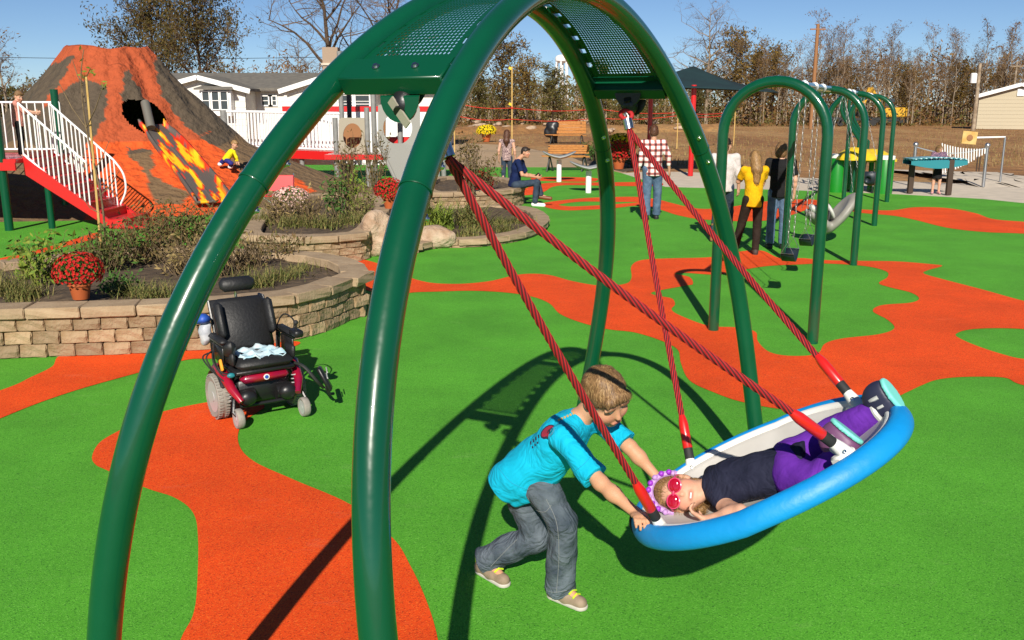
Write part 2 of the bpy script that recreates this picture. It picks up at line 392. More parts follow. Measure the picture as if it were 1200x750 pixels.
# ---------------------------------------------------------------- ground
sheet('ground',[(-1500,-60),(1500,-60),(1500,2500),(-1500,2500)],-.03,'field')
gpoly=[G(*q) for q in ((-900,224),(-300,210),(0,206),(180,200),(330,192),(430,192),(545,200),(570,196),(700,196),(729,203),(780,219),(850,221),(920,222.5),(1053,227.7),(1151,233),(1200,238),(1320,252))]+[V((24,8,0)),V((24,-6,0)),V((-30,-6,0))]
sheet('rubber_surface',gpoly,0,'green_rubber')
def patch(px,holes=()):
    o=[(p.x,p.y) for p in catmull([G(*q) for q in px],7)]
    h=[[(p.x,p.y) for p in catmull([G(*q) for q in hh],7)] for hh in holes]
    return sheet('orange_rubber_patch',o,.004,'orange_rubber',holes=h)
patch([(194,482),(242,472),(285,467),(310,476),(292,490),(280,505),(281,524),(299,542),(345,563),(411,592),(460,631),(481,664),(499,703),(513,750),(522,830),(500,940),(330,960),(235,880),(205,790),(212,750),(226,722),(231,689),(232,629),(226,601),(205,584),(170,572),(126,552),(112,545),(108,535),(117,519),(138,506),(166,492)])
patch([(-150,505),(0,458),(37,442),(61,430),(77,415),(160,408),(254,404),(330,400),(352,402),(330,410),(254,420),(219,422),(159,438),(79,461),(0,491),(-150,560)])
H1=[(791,321),(808,325),(812,333),(803,335),(771,341),(763,344),(771,347),(787,350),(791,357),(787,363),(797,370),(830,382),(863,384),(885,389),(888,400),(900,412),(920,417),(947,417),(960,413),(967,403),(987,397),(1030,392),(1048,385),(1040,375),(1023,365),(1033,358),(1067,355),(1077,350),(1067,343),(1043,337),(1030,332),(1040,325),(1038,318),(1013,312),(967,309),(940,310),(900,312),(867,317),(840,322),(803,320)]
H2=[(1120,392),(1133,387),(1160,385),(1200,386),(1235,392),(1235,420),(1200,421),(1173,415),(1143,405),(1125,397)]
patch([(404,302),(440,308),(488,328),(528,333),(572,330),(608,322),(640,322),(672,330),(704,335),(732,333),(740,326),(740,312),(752,305),(784,303),(833,301.5),(867,295),(893,294),(913,302.5),(940,302.7),(967,305),(1013,306),(1053,306.7),(1093,310),(1104,312),(1087,317),(1083,321),(1107,328),(1153,340),(1200,353),(1280,372),(1290,470),(1200,452),(1177,443),(1133,442),(1100,445),(1080,452),(1063,460),(1040,470),(1000,478),(930,481),(872,472),(836,460),(808,446),(798,426),(794,410),(776,400),(744,390),(712,386),(680,378),(656,368),(644,356),(624,348),(592,343),(552,341),(512,342),(484,343),(464,346),(432,341),(420,334),(404,318)],[H1,H2])
patch([(1003,245.5),(1043,246.7),(1073,243),(1110,244),(1143,250),(1163,256.7),(1200,260),(1260,263),(1260,279),(1200,274),(1153,272),(1110,267),(1073,258),(1047,253),(1013,250),(1000,248)])
patch([(637,238),(680,232.7),(720,231),(749,231),(771,234),(787,238),(808,243),(829,245),(860,242),(888,237),(930,234),(953,234),(962,238),(953,243),(903,258),(833,258),(797,253),(771,245),(749,241),(720,244),(688,246),(661,246.5),(640,243)],[[(655,240),(680,236.5),(720,236.7),(748,237),(720,239.5),(688,241.5),(668,242)]])
patch([(625,208),(660,207.5),(696,208.7),(700,211),(690,213),(640,212.3),(625,211)])
patch([(608,225),(637,215),(691,214),(749,213.5),(775,214.5),(770,218),(720,218),(669,217),(648,219),(637,225),(616,229)])
patch([(-60,318),(0,303),(32,296),(76,284),(112,273),(118,278),(85,287),(40,299),(0,309),(-60,326)])
patch([(312,215),(322,210),(340,210),(359,220),(372,228),(350,231),(325,226)]); patch([(330,193),(340,192.5),(372,201),(408,210),(408,216),(372,206)])
sheet('concrete_path',[G(*q) for q in ((728,202.6),(760,200.5),(801,201),(870,204),(944,208),(1060,212),(1151,215.5),(1260,222),(1330,253),(1200,238.6),(1151,233.8),(1053,228.5),(920,223.2),(850,221.7),(780,219.8))],-.012,'concrete')
sheet('tan_footpath',[G(*q) for q in ((440,176),(540,167),(600,170),(660,181),(700,190),(735,201),(729,204),(700,197),(570,197),(545,201),(480,205),(430,193))],-.016,'tan_path')
# raised earth bank and rubble beyond the benches, where the site is still being graded
def bank(name,px,h,seed,m='field'):
    r=random.Random(seed); mb=MB(); n=len(px); rows=9; vs_=[]
    for i,(u,v) in enumerate(px):
        b=G(u,v); 
        for j in range(rows):
            t=j/(rows-1); w=8*t
            z=h*math.sin(PI*min(t*1.1,1))*(.75+.5*r.random()) if 0<j<rows-1 else -.04
            vs_.append((b.x+r.uniform(-.3,.3),b.y+w+r.uniform(-.3,.3),z))
    fs=[(i*rows+j,i*rows+j+1,(i+1)*rows+j+1,(i+1)*rows+j) for i in range(n-1) for j in range(rows-1)]
    mb.add(vs_,[tuple(reversed(f)) for f in fs]); o=mb.build(name,m,None); o['kind']='structure'; return o
bank('earth_bank',[(u,158-.012*(u-500)) for u in range(480,860,12)],.55,3)
bank('gravel_heap',[(u,219+.03*(u-1150)) for u in range(1150,1300,8)],.12,5,'concrete')
mat('strap_metal',(.45,.4,.32),.45,metal=.3)
# ---------------------------------------------------------------- arch frame with the saucer swing
K=2.2/2.25
AR=dict(cx=.1228*K,cy=3.9309*K,phi=.4595,a=(2.1541*K,-.2059*K,-.0235*K),b=(2.5349*K,-.137*K,.0216*K),w0=.6161*K,wt=.1679*K)
AD=V((math.sin(AR['phi']),math.cos(AR['phi']),0)); AE=V((math.cos(AR['phi']),-math.sin(AR['phi']),0)); AZ=V((0,0,1))
def arch(t,side):
    s=-sum(a*math.cos((2*i+1)*t) for i,a in enumerate(AR['a'])); z=sum(b*math.sin((2*i+1)*t) for i,b in enumerate(AR['b']))
    H=AR['b'][0]-AR['b'][1]+AR['b'][2]; w=side*(AR['w0']+(AR['wt']-AR['w0'])*z/H)
    return V((AR['cx'],AR['cy'],0))+AD*s+AE*w+AZ*z
fr=thing('arch_swing_frame','big glossy green double arch frame with perforated roof panels holding the saucer swing','swing frame',(AR['cx'],AR['cy'],0))
TJ=.965; TB=1.14; RT=.0455
for side in (1,-1):
    mb=MB(); mb.tube([arch(TJ+(PI-2*TJ)*i/70,side) for i in range(71)],RT,28,up0=AE); mb.build('arch_tube','green_paint',fr)
    for far in (0,1):
        tt=lambda x: PI-x if far else x
        pts=[arch(tt(TJ*i/36),side) for i in range(37)]; pts[0].z=0
        mb=MB(); mb.tube(pts,[RT+.0005]*36+[RT-.002],28,up0=AE); leg=mb.build('leg','green_paint',fr)
        d=(pts[-1]-pts[-2]).normalized(); mb=MB(); mb.tube([pts[-1]-d*.006,pts[-1]-d*.003,pts[-1]+d*.002],[RT+.0012,RT+.0022,RT+.0012],28); mb.build('collar','green_paint_flat',leg)
        # ground flange
        mb=MB(); mb.lathe([(RT+.0007,.0),(RT+.012,.0),(RT+.012,.006),(RT+.0007,.012)],(pts[0].x,pts[0].y,.001),24); mb.build('base_ring','green_paint_flat',leg)
        for q in (-.055,.085):
            c=arch(tt(TJ+q/2.0),side); inw=(V((AR['cx'],AR['cy'],c.z))-c); inw=(AD*inw.dot(AD)).normalized()*.55-AE*side*.0+V((0,0,-.25)); 
            tn=(arch(tt(TJ+.02),side)-arch(tt(TJ-.02),side)).normalized(); inw=(inw+AE*(.55)); inw=(inw-tn*inw.dot(tn)).normalized()
            M=inw.to_track_quat('Z','Y').to_matrix(); mb=MB()
            mb.lathe([(.0135,0),(.0135,.003),(.010,.004)],c+inw*(RT-.001),14,M); mb.lathe([(.0075,.003),(.0075,.008),(.005,.011),(0,.0115)],c+inw*(RT-.001),12,M); mb.build('bolt','steel',fr)
def panel_pt(t,w,off=0):
    a=arch(t,1);b=arch(t,-1); p=b.lerp(a,.5+.5*w); tn=(arch(t+.01,1)-arch(t-.01,1)).normalized(); n=(b-a).cross(tn).normalized()
    if n.z<0: n=-n
    return p+n*off
for far in (0,1):
    t0,t1=(TB+.035,1.545) if not far else (PI-TB-.035,1.597)
    a,b=arch(TB if not far else PI-TB,1),arch(TB if not far else PI-TB,-1)
    tn=(arch(TB+.01,1)-arch(TB-.01,1)).normalized() if not far else (arch(PI-TB-.01,1)-arch(PI-TB+.01,1)).normalized()
    nn=(b-a).cross(tn).normalized(); nn=nn if nn.z>0 else -nn
    ab=(b-a).normalized(); a2=a+ab*(RT-.004); b2=b-ab*(RT-.004)
    mb=MB(); mb.beam(a2,b2,.075,.062,up=nn,bev=.004); bm_=mb.build('crossbeam','green_paint_flat',fr)
    mb=MB(); mb.beam(a2+tn*.048+nn*.024,b2+tn*.048+nn*.024,.05,.005,up=nn); mb.build('mounting_flange','green_paint_flat',fr)
    for q in (.3,.68):
        mb=MB(); mb.lathe([(.0125,0),(.0125,.003),(.0075,.0032),(.0075,.009),(0,.010)],a2.lerp(b2,q)+nn*.0325+tn*.018,12,nn.to_track_quat('Z','Y').to_matrix()); mb.build('bolt','steel',fr)
    # perforated roof panel: staggered lozenge holes cut through bent sheet
    Lp=sum((panel_pt(t0+(t1-t0)*(i+1)/20,0)-panel_pt(t0+(t1-t0)*i/20,0)).length for i in range(20))
    nu=20; nv=int(Lp/.0205); W=.80; vs_=[];fs=[]; mb=MB()
    def pp(iu,iv):
        t=t0+(t1-t0)*iv/nv; wid=(arch(t,1)-arch(t,-1)).length/2; e=(wid-RT-.016)/wid
        return panel_pt(t,(iu/nu*2-1)*e,.012)
    for iv in range(nv):
        sh=0
        for iu in range(nu):
            c=[pp(iu,iv),pp(iu+1,iv),pp(iu+1,iv+1),pp(iu,iv+1)]; m=(c[0]+c[1]+c[2]+c[3])/4
            if iv in (0,nv-1) or iu in (0,nu-1): mb.add(c,[(0,1,2,3)]); continue
            ex=(c[1]-c[0])*.5;ey=(c[3]-c[0])*.5
            k=.36 if (iu+iv)%2 else .36
            h=[m-ey*.88+ex*.12,m+ex*.68,m+ey*.88-ex*.12,m-ex*.68]
            mb.add(c+h,[(0,1,4),(1,5,4),(1,2,5),(2,6,5),(2,3,6),(3,7,6),(3,0,7),(0,4,7)])
    pn=mb.build('perforated_panel','green_paint_flat',fr,smooth=False)
    md=pn.modifiers.new('thick','SOLIDIFY'); md.thickness=.002
    for side in (1,-1):     # edge angle with tabs to the tube
        mb=MB()
        for iv in range(0,nv,6):
            q=[]
            for j in (iv,min(iv+4,nv)):
                t=t0+(t1-t0)*j/nv; wid=(arch(t,1)-arch(t,-1)).length/2
                q.append((panel_pt(t,side*(wid-RT+.004)/wid,.010),panel_pt(t,side*(wid-RT-.022)/wid,.010)))
            mb.add([q[0][0],q[0][1],q[1][1],q[1][0]],[(0,1,2,3)])
        o=mb.build('edge_tab_strip','green_paint_flat',fr,smooth=False); md=o.modifiers.new('thick','SOLIDIFY'); md.thickness=.004
    # hanger: half-round bracket, bearing block and shackle
    mid=a.lerp(b,.5 if far else .44); dn=-nn
    mb=MB(); prof=[]
    for i in range(13):
        an=PI*i/12; prof.append((math.cos(an)*.068,math.sin(an)*.075))
    for sgn in (-1,1):
        o_=mid+tn*(sgn*.03)-V((0,0,.03)); pl=[o_+ab*x+V((0,0,-1))*y for x,y in prof]; n_=len(pl)
        pl2=[p+tn*.008*sgn for p in pl]; mb.add(pl+pl2,[tuple(range(n_)),tuple(reversed(range(n_,2*n_)))]+[(i,(i+1)%n_,n_+(i+1)%n_,n_+i) for i in range(n_)])
    hb=mb.build('hanger_bracket','green_paint_flat' if not far else 'black_plastic',fr)
    mb=MB(); mb.cyl(mid-tn*.045-V((0,0,.07)),mid+tn*.045-V((0,0,.07)),.018,seg=12); mb.ball(mid-V((0,0,.075)),(.04,.04,.05)); mb.build('bearing','black_plastic',hb)
    if not far:
     mb=MB(); mb.beam(mid+ab*.03-tn*.042-V((0,0,.035)),mid-ab*.03-tn*.042-V((0,0,.11)),.03,.006,up=tn); mb.build('steel_strap','strap_metal',hb)
mb=MB()
for t in (1.571,): mb.beam(arch(t,1),arch(t,-1),.05,.04)
mb.build('ridge_bar','green_paint_flat',fr)
# ---------------------------------------------------------------- saucer swing
SC=V((.954,3.408,.857)); SL=V((.753,-.373,.542)).normalized(); SD=AD.copy(); SN=SL.cross(SD).normalized()
if SN.z<0: SN=-SN
def S(l,d,n=0): return SC+SL*l+SD*d+SN*n
def SP(u,v,off=0):      # line of sight meets the plane 'off' above the seat plane
    r=ray(u,v); o=V((0,0,CAMH)); c=SC+SN*off; return o+r*((c-o).dot(SN)/r.dot(SN))
sw=thing('saucer_swing','blue rimmed oval saucer swing hung on four red ropes, tilted up at one end','swing',(SC.x,SC.y,0))
A_,B_=.545,.445
def rim_sag(an): ca=math.cos(an); return -.035*(1-abs(ca))+.085*math.sin(an)*B_-.06*max(0,ca)**1.5
rim=MB(); n=96; vs_=[]
for i in range(n):
    an=2*PI*i/n; ca,sa=math.cos(an),math.sin(an); c=(A_*ca,B_*sa); nr=V((ca/A_,sa/B_,0)).normalized()
    sag=rim_sag(an)   # sides sag, near side rolled down, lifted end droops
    for k in range(20):
        q=2*PI*k/20; rr=.034*math.cos(q); zz=.043*math.sin(q); zz=zz-(.012*math.cos(q))
        vs_.append(S(c[0]+nr.x*rr,c[1]+nr.y*rr,sag+zz))
rim.add(vs_,[(i*20+k,((i+1)%n)*20+k,((i+1)%n)*20+(k+1)%20,i*20+(k+1)%20) for i in range(n) for k in range(20)])
ro=rim.build('rim','blue_vinyl',sw)
mb=MB(); an=R(195); c=(A_*math.cos(an),B_*math.sin(an)); nr=V((math.cos(an)/A_,math.sin(an)/B_,0)).normalized(); pts=[]
for k in range(25):
    q=2*PI*k/24; pts.append(S(c[0]+nr.x*.0375*math.cos(q),c[1]+nr.y*.0375*math.cos(q),rim_sag(an)+.048*math.sin(q)-.012*math.cos(q)))
mb.tube(pts[:-1],.006,6,closed=True); mb.build('rim_seam','black_rubber',ro)
mb=MB(); vs_=[];m_=14
for j in range(m_+1):
    f_=j/m_; rr=f_
    for i in range(n):
        an=2*PI*i/n; ca,sa=math.cos(an),math.sin(an); sag=rim_sag(an)
        z=(.022+sag)*f_**2-.14*(1-f_**2.2)
        vs_.append(S((A_-.03)*ca*rr,(B_-.03)*sa*rr,z))
mb.add(vs_,[(j*n+i,j*n+(i+1)%n,(j+1)*n+(i+1)%n,(j+1)*n+i) for j in range(m_) for i in range(n)])
sd=mb.build('seat_shell','seat_shell',sw); md=sd.modifiers.new('thick','SOLIDIFY'); md.thickness=.012
mb=MB(); mb.tube([S((A_-.042)*math.cos(2*PI*i/n),(B_-.042)*math.sin(2*PI*i/n),.022+rim_sag(2*PI*i/n)) for i in range(n)],.011,10,closed=True,sx=1.6); mb.build('liner_lip','white_plastic',sw)
hubN=D(524,182,2.847); hubF=D(737,150,4.736); eyeF=D(732,126,4.76); eyeN=D(506,132,2.87)
att={'LN':D(775,618,3.29),'LF':D(811,552,3.80),'RF':D(1003,472,3.50),'RN':D(988,528,3.04)}
for hub,eye,ks in ((hubN,eyeN,('LN','RN')),(hubF,eyeF,('LF','RF'))):
    up=(eye-hub).normalized()
    mb=MB(); M=up.to_track_quat('Z','Y').to_matrix(); mb.lathe([(.019,-.028),(.0235,-.026),(.0235,.026),(.019,.028)],hub+up*.02,18,M); mb.build('ferrule','steel',sw)
    mb=MB(); sidev=up.cross(V((0,0,1))); sidev=(sidev if sidev.length>.1 else V((1,0,0))).normalized(); sidev=AD
    lp=[]
    for i in range(17):
        q=2*PI*(i/16); lp.append(hub+up*(.045+ (eye-hub).length*.42*(1-math.cos(q))/2)+ (AE*.7+AD*.7)*.032*math.sin(q))
    mb.tube(lp,.011,10); mb.build('rope_loop','rope_red',sw)
    mb=MB(); L_=(eye-hub).length; c=hub+up*(L_*.45); mb.tube([c+up*(.03*math.cos(2*PI*i/16))+AE*(.010*math.sin(2*PI*i/16)) for i in range(16)],.0055,8,closed=True); mb.tube([eye+V((0,0,.0))-up*.01,c+up*.03],.007,8); mb.build('shackle','steel',sw)
    for kx in ks:
        b=att[kx]; d=(hub-b).normalized(); pb=b+d*.055
        r0=b+d*.23; st=hub-up*.012; m2=int((st-r0).length/.012); sg=(st-r0)
        rp=[r0+sg*(i/m2)-V((0,0,.018*math.sin(PI*i/m2))) for i in range(m2+1)]
        mb=MB(); mb.tube(rp,.0125,24,0,lobe=(6,.13),twist=30,mi2=1); mb.build('rope',['rope_red','rope_dark'],sw)
        M=d.to_track_quat('Z','Y').to_matrix()
        mb=MB(); mb.lathe([(.018,0),(.021,.004),(.021,.11),(.0185,.128),(.0135,.15)],b+d*.098,16,M); sl_=mb.build('sleeve','red_plastic',sw)
        mb=MB(); mb.lathe([(.0185,0),(.0198,.003),(.0198,.05),(.018,.052)],b+d*.05,16,M); mb.build('cuff','black_rubber',sl_)
        inw=(SC-b); inw=(inw-SN*inw.dot(SN)).normalized()
        mb=MB(); mb.lathe([(.026,-.03),(.024,.02),(.019,.055)],b,14,M); q=SN.cross(inw)
        mb.box(b-SN*.022+inw*.012,(.085,.055,.035),Matrix((q,inw,SN)).transposed(),bev=.008); br=mb.build('rope_bracket','white_plastic',sw)
        mb=MB(); fwd=(V((0,0,CAMH))-b); fwd=(fwd-d*fwd.dot(d)).normalized(); mb.lathe([(.008,0),(.008,.004),(.004,.005),(.004,.002),(0,.002)],b+d*.012+fwd*.0225,10,fwd.to_track_quat('Z','Y').to_matrix()); mb.build('bolt','steel',br)
# ---------------------------------------------------------------- block planters
mat('block',(.235,.15,.075),.95,c2=(.33,.235,.14),ns=7,nd=8,bump=.9,bs=28,rnd=.24)
mat('capstone',(.37,.27,.165),.9,c2=(.3,.21,.125),ns=9,nd=8,bump=.5,bs=45,rnd=.1)
mat('wall_core',(.08,.05,.025),1)
def rough_block(name,size,seed,m,amp=.008,front=.012,bev=.012):
    r=random.Random(seed); bm=bmesh.new(); bmesh.ops.create_cube(bm,size=1)
    bmesh.ops.scale(bm,vec=size,verts=bm.verts); bmesh.ops.bevel(bm,geom=bm.edges[:],offset=bev,segments=1,affect='EDGES')
    fe=[e for e in bm.edges if e.calc_length()>min(size)*.45]
    bmesh.ops.subdivide_edges(bm,edges=fe,cuts=1,use_grid_fill=True)
    for v in bm.verts:
        v.co+=V((r.uniform(-amp,amp)*.4,r.uniform(-amp,amp)*.4,r.uniform(-amp,amp)*.4))
        if v.co.y<-size[1]*.4: v.co.y+=r.uniform(-front,front)
    me=bpy.data.meshes.new(name); bm.to_mesh(me); bm.free(); me.materials.append(MATS[m]); return me
BLK=[rough_block('block',(.232,.12,.13),i,'block') for i in range(5)]
BLKS=[rough_block('block',(.33,.12,.13),20+i,'block') for i in range(3)]
CAPS=[rough_block('cap_stone',(.46,.30,.1),40+i,'capstone',.004,.008,.01) for i in range(4)]
def resample(pts,step):
    out=[];acc=0;out.append((pts[0],(pts[1]-pts[0]).normalized()));need=step
    for i in range(len(pts)-1):
        a,b=pts[i],pts[i+1];L=(b-a).length;p=0
        while L-p>=need: p+=need; out.append((a+(b-a)*(p/L),(b-a).normalized())); need=step
        need-=L-p
    return out
def inset(poly,d):
    n=len(poly);o=[]
    for i in range(n):
        t=(poly[(i+1)%n]-poly[i-1]).normalized(); nrm=V((-t.y,t.x,0)); o.append(poly[i]+nrm*d)
    return o
def planter(name,label,outline,h,courses,capd=.30,vis=None,soil_z=.08):
    """outline: counter-clockwise curve of the outer wall face; vis: px test for blocks"""
    c=sum(outline,V())/len(outline); root=thing(name,label,'planter',(c.x,c.y,0))
    inn=inset(outline,.06); inn2=inset(outline,.24); n=len(outline); capth=.1; wh=h-capth
    mb=MB(); vs_=[]
    for ring,z in ((inn,0),(inn,wh-.002),(inn2,wh-.002),(inn2,0)): vs_+= [(p.x,p.y,z) for p in ring]
    mb.add(vs_,[(k*n+i,k*n+(i+1)%n,(k+1)*n+(i+1)%n,(k+1)*n+i) for k in range(3) for i in range(n)]); mb.build('wall_core','wall_core',root)
    lp=outline+[outline[0]]; r=random.Random(len(name)+int(abs(c.x)*10)); bh=wh/courses
    for k in range(courses):
        st=.238; lpk=[p for p in lp]
        for j,(p,t) in enumerate(resample(lpk,st*.5)):
            if (j+k)%2: continue
            if vis and not vis(p): continue
            nrm=V((-t.y,t.x,0)); q=p+nrm*(.06+r.uniform(-.006,.006))
            o=inst(r.choice(BLK),'block',root,q-V(root.location)+V((0,0,bh*(k+.5))),math.atan2(t.y,t.x)); o.scale=(1,1,bh/.13*.975)
    for p,t in resample([p for p in lp],.47):
        if vis and not vis(p): continue
        nrm=V((-t.y,t.x,0)); q=p+nrm*(.15-.035)
        inst(r.choice(CAPS),'cap_stone',root,q-V(root.location)+V((0,0,h-capth/2)),math.atan2(t.y,t.x)+r.uniform(-.008,.008))
    # soil
    bm=bmesh.new(); vsb=[bm.verts.new((p.x-c.x,p.y-c.y,h-soil_z)) for p in inset(outline,.22)]; bm.faces.new(vsb); bmesh.ops.triangulate(bm,faces=bm.faces[:])
    for _ in range(3): bmesh.ops.subdivide_edges(bm,edges=[e for e in bm.edges if e.calc_length()>.25],cuts=1)
    bmesh.ops.triangulate(bm,faces=bm.faces[:])
    for v in bm.verts: v.co.z+=.02*math.sin(v.co.x*5+v.co.y*3)+.015*math.sin(v.co.x*11-v.co.y*13)-.012
    bm.normal_update(); me=bpy.data.meshes.new('soil'); bm.to_mesh(me); bm.free()
    for p in me.polygons: p.use_smooth=True
    me.materials.append(MATS['soil']); o=bpy.data.objects.new('soil',me); col.objects.link(o); o.parent=root
    return root
f1=[G(-260,436),G(-120,428),G(0,421),G(120,417),G(240,411),G(300,405),G(345,399),G(385,388),G(414,375)]
b1=[G(427,320,.46),G(422,309,.46),G(400,301,.46),G(354,298,.42),G(294,296,.42),G(200,291,.42),G(90,299,.42),G(0,308,.42),G(-200,312,.42)]
pl1=[V((p.x,p.y,0)) for p in f1+b1]; pl1=catmull(pl1,6)
planter('block_planter','long tan block planter with curved end behind the power wheelchair',pl1,.46,3,vis=lambda p:p.x>-7.2)
pl2=[(285,272),(318,276),(361,277),(400,275),(432,270),(446,255),(456,240),(440,229),(400,226),(360,228),(325,236),(298,252)]
o2=catmull([V((p.x,p.y,0)) for p in (G(u,v,.41) for u,v in pl2)],6)
planter('block_planter','round tan block planter of dry grass between two boulders and the volcano',o2,.41,3)
pl3=[(470,285),(515,281),(565,279),(612,272),(637,262),(640,252),(622,243),(585,240),(530,240),(490,243),(470,258)]
o3=catmull([V((p.x,p.y,0)) for p in (G(u,v,.14) for u,v in pl3)],6)
planter('low_flower_bed','low curved flower bed edged with flat tan stone, grassy plants inside',o3,.14,1,soil_z=.03)
pl4=[(500,224),(560,224),(600,221.5),(614,217),(608,211),(580,207),(530,206),(500,210)]
o4=catmull([V((p.x,p.y,0)) for p in (G(u,v,.42) for u,v in pl4)],6)
planter('seat_wall_planter','tan block seat wall planter where the man in navy sits',o4,.42,3)
# ---------------------------------------------------------------- boulders
mat('boulder',(.32,.2,.12),.9,c2=(.5,.38,.27),ns=5,nd=9,bump=1,bs=14)
def boulder(label,u,v,w,d,h,seed,rz=0):
    p=G(u,v); r=random.Random(seed); s=Sdf(.03)
    s.ell((0,0,h*.42),(w*.5,d*.5,h*.58),k=.05)
    for i in range(7): s.ell((r.uniform(-.3,.3)*w,r.uniform(-.3,.3)*d,h*r.uniform(.2,.75)),(w*r.uniform(.2,.35),d*r.uniform(.2,.35),h*r.uniform(.18,.34)),k=.06)
    s.cut((0,0,0),(0,0,-1))
    o=s.mesh('boulder','boulder',None,noise=[(9/w,.03*w,seed),(25/w,.012*w,seed+1)]); o.location=(p.x,p.y+d*.4,0); o.rotation_euler=(0,0,rz)
    return tag(o,label,'boulder',)
boulder('pale upright boulder wedged against the end of the round block planter',441,301,.55,.5,.68,3)
boulder('low brown streaked boulder in front of the grassy stone edged bed',507,292,.62,.5,.36,8)
# ---------------------------------------------------------------- plants
def leafmat(name,a,b,ns=30): return mat(name,a,.75,c2=b,ns=ns,nd=1,spec=.25,lo=.4,hi=.6)
leafmat('dry_leaf',(.16,.09,.035),(.09,.095,.025)); leafmat('olive_leaf',(.05,.075,.015),(.14,.13,.035)); leafmat('straw',(.3,.21,.085),(.17,.13,.045)); leafmat('lime_leaf',(.2,.24,.03),(.1,.17,.02)); leafmat('grass_blade',(.09,.12,.025),(.22,.18,.06)); leafmat('green_leaf',(.035,.1,.015),(.07,.15,.025))
leafmat('mum_red',(.5,.018,.012),(.3,.008,.01),60); leafmat('mum_yellow',(.8,.62,.01),(.7,.5,.005),60); leafmat('mum_pink',(.6,.3,.28),(.6,.5,.42),60); mat('terracotta',(.4,.09,.02),.7); mat('stem',(.2,.14,.07),.9,c2=(.12,.08,.04),ns=20)
def blade(mb,r,base,h,lean,w,mi=0,seg=4,az=None,droop=.5):
    az=r.uniform(0,2*PI) if az is None else az; d=V((math.cos(az),math.sin(az),0)); sd=V((-d.y,d.x,0)); vs_=[]
    for i in range(seg+1):
        t=i/seg; c=base+d*(lean*h*(t*t*.9+t*.1))+V((0,0,h*(t-droop*lean*t*t*.6))); ww=w*(1-t)**.7*.5
        vs_+=[c-sd*ww,c+sd*ww]
    mb.add(vs_,[(2*i,2*i+1,2*i+3,2*i+2) for i in range(seg)],mi)
def leaf(mb,r,c,s,mi=0,flat=0):
    n=V((r.gauss(0,1),r.gauss(0,1),r.gauss(0,1)+flat)).normalized(); a=n.orthogonal().normalized(); a=Quaternion(n,r.uniform(0,6.28))@a; b=n.cross(a)
    c=V(c); mb.add([c-a*s,c+b*s*.33,c+a*s,c-b*s*.33],[(0,1,2,3)],mi)
def tuft(label,p,h,n,w,mt,spread=.2,lean=.5,cat='grass clump',name='grass_clump',group=None,seed=1):
    r=random.Random(seed); mb=MB(); p=V(p)
    for i in range(n): blade(mb,r,p+V((r.gauss(0,spread),r.gauss(0,spread),-.02)),h*r.uniform(.5,1.1),lean*r.uniform(.3,1.5),w*r.uniform(.7,1.3))
    return tag(mb.build(name,mt,None,smooth=False),label,cat,group)
def shrub(label,p,h,w,nst,nl,ls,mt,seed,name='garden_plant',cat='plant',up=1.0,droop=0,group=None,stemr=.004):
    r=random.Random(seed); p=V(p); root=thing(name,label,cat,p,0,group); st=MB(); lf=MB()
    for i in range(nst):
        az=r.uniform(0,2*PI); rad=w*math.sqrt(r.random())*.5; b=p+V((r.gauss(0,.12*w),r.gauss(0,.12*w),-.02)); hh=h*r.uniform(.6,1.05)
        tip=b+V((math.cos(az)*rad,math.sin(az)*rad,hh)); mid=b.lerp(tip,.5)+V((r.gauss(0,.04),r.gauss(0,.04),.06*h)); pts=[]
        for k in range(6):
            t=k/5; pts.append(b*(1-t)**2+mid*2*t*(1-t)+tip*t*t)
        st.tube(pts,[stemr*(1-.6*k/5) for k in range(6)],4)
        for k in range(max(1,nl//nst)):
            t=r.uniform(.2,1); q=b*(1-t)**2+mid*2*t*(1-t)+tip*t*t+V((r.gauss(0,1),r.gauss(0,1),r.gauss(0,1)-droop))*(.045+.03*w)
            leaf(lf,r,q,ls*r.uniform(.6,1.3))
    st.build('stems','stem',root); lf.build('leaves',mt,root,smooth=False); return root
def mum(label,p,rad,mt,seed,pot=True,squash=.8,group=None,name='potted_mum'):
    r=random.Random(seed); p=V(p); root=thing(name,label,'flower pot',p,0,group); ph=rad*.75 if pot else 0
    if pot: MB().lathe([(rad*.33,0),(rad*.45,ph*.8),(rad*.5,ph*.8),(rad*.5,ph),(rad*.43,ph),(rad*.4,ph*.85)],p,18).build('pot','terracotta',root)
    lf=MB(); fl=MB(); c=p+V((0,0,ph+rad*squash*.55))
    for i in range(int(900)):
        d=V((r.gauss(0,1),r.gauss(0,1),r.gauss(0,1))).normalized()
        if d.z<-.55: continue
        q=c+V((d.x*rad,d.y*rad,d.z*rad*squash))*r.uniform(.55,.95); leaf(lf,r,q,rad*.11)
    nf=420
    for i in range(nf):
        z=1-1.5*(i+.5)/nf; a=i*2.39996; rr=math.sqrt(max(0,1-z*z)); d=V((math.cos(a)*rr,math.sin(a)*rr,z))
        d=(d+V((r.gauss(0,.06),r.gauss(0,.06),r.gauss(0,.06)))).normalized()
        q=c+V((d.x*rad,d.y*rad,d.z*rad*squash))*r.uniform(.93,1.06)
        if r.random()<.12: continue
        t=d.orthogonal().normalized(); b=d.cross(t); s=rad*.085*r.uniform(.8,1.2)
        ring=[];
        for k in range(10):
            an=2*PI*k/10+r.random(); k_=s if k%2 else s*.62; ring.append(q+(t*math.cos(2*PI*k/10)+b*math.sin(2*PI*k/10))*k_+d*s*.25)
        fl.add([q-d*s*.1]+ring,[(0,1+k,1+(k+1)%10) for k in range(10)])
    lf.build('leaves','green_leaf',root,smooth=False); fl.build('blossoms',mt,root,smooth=False); return root
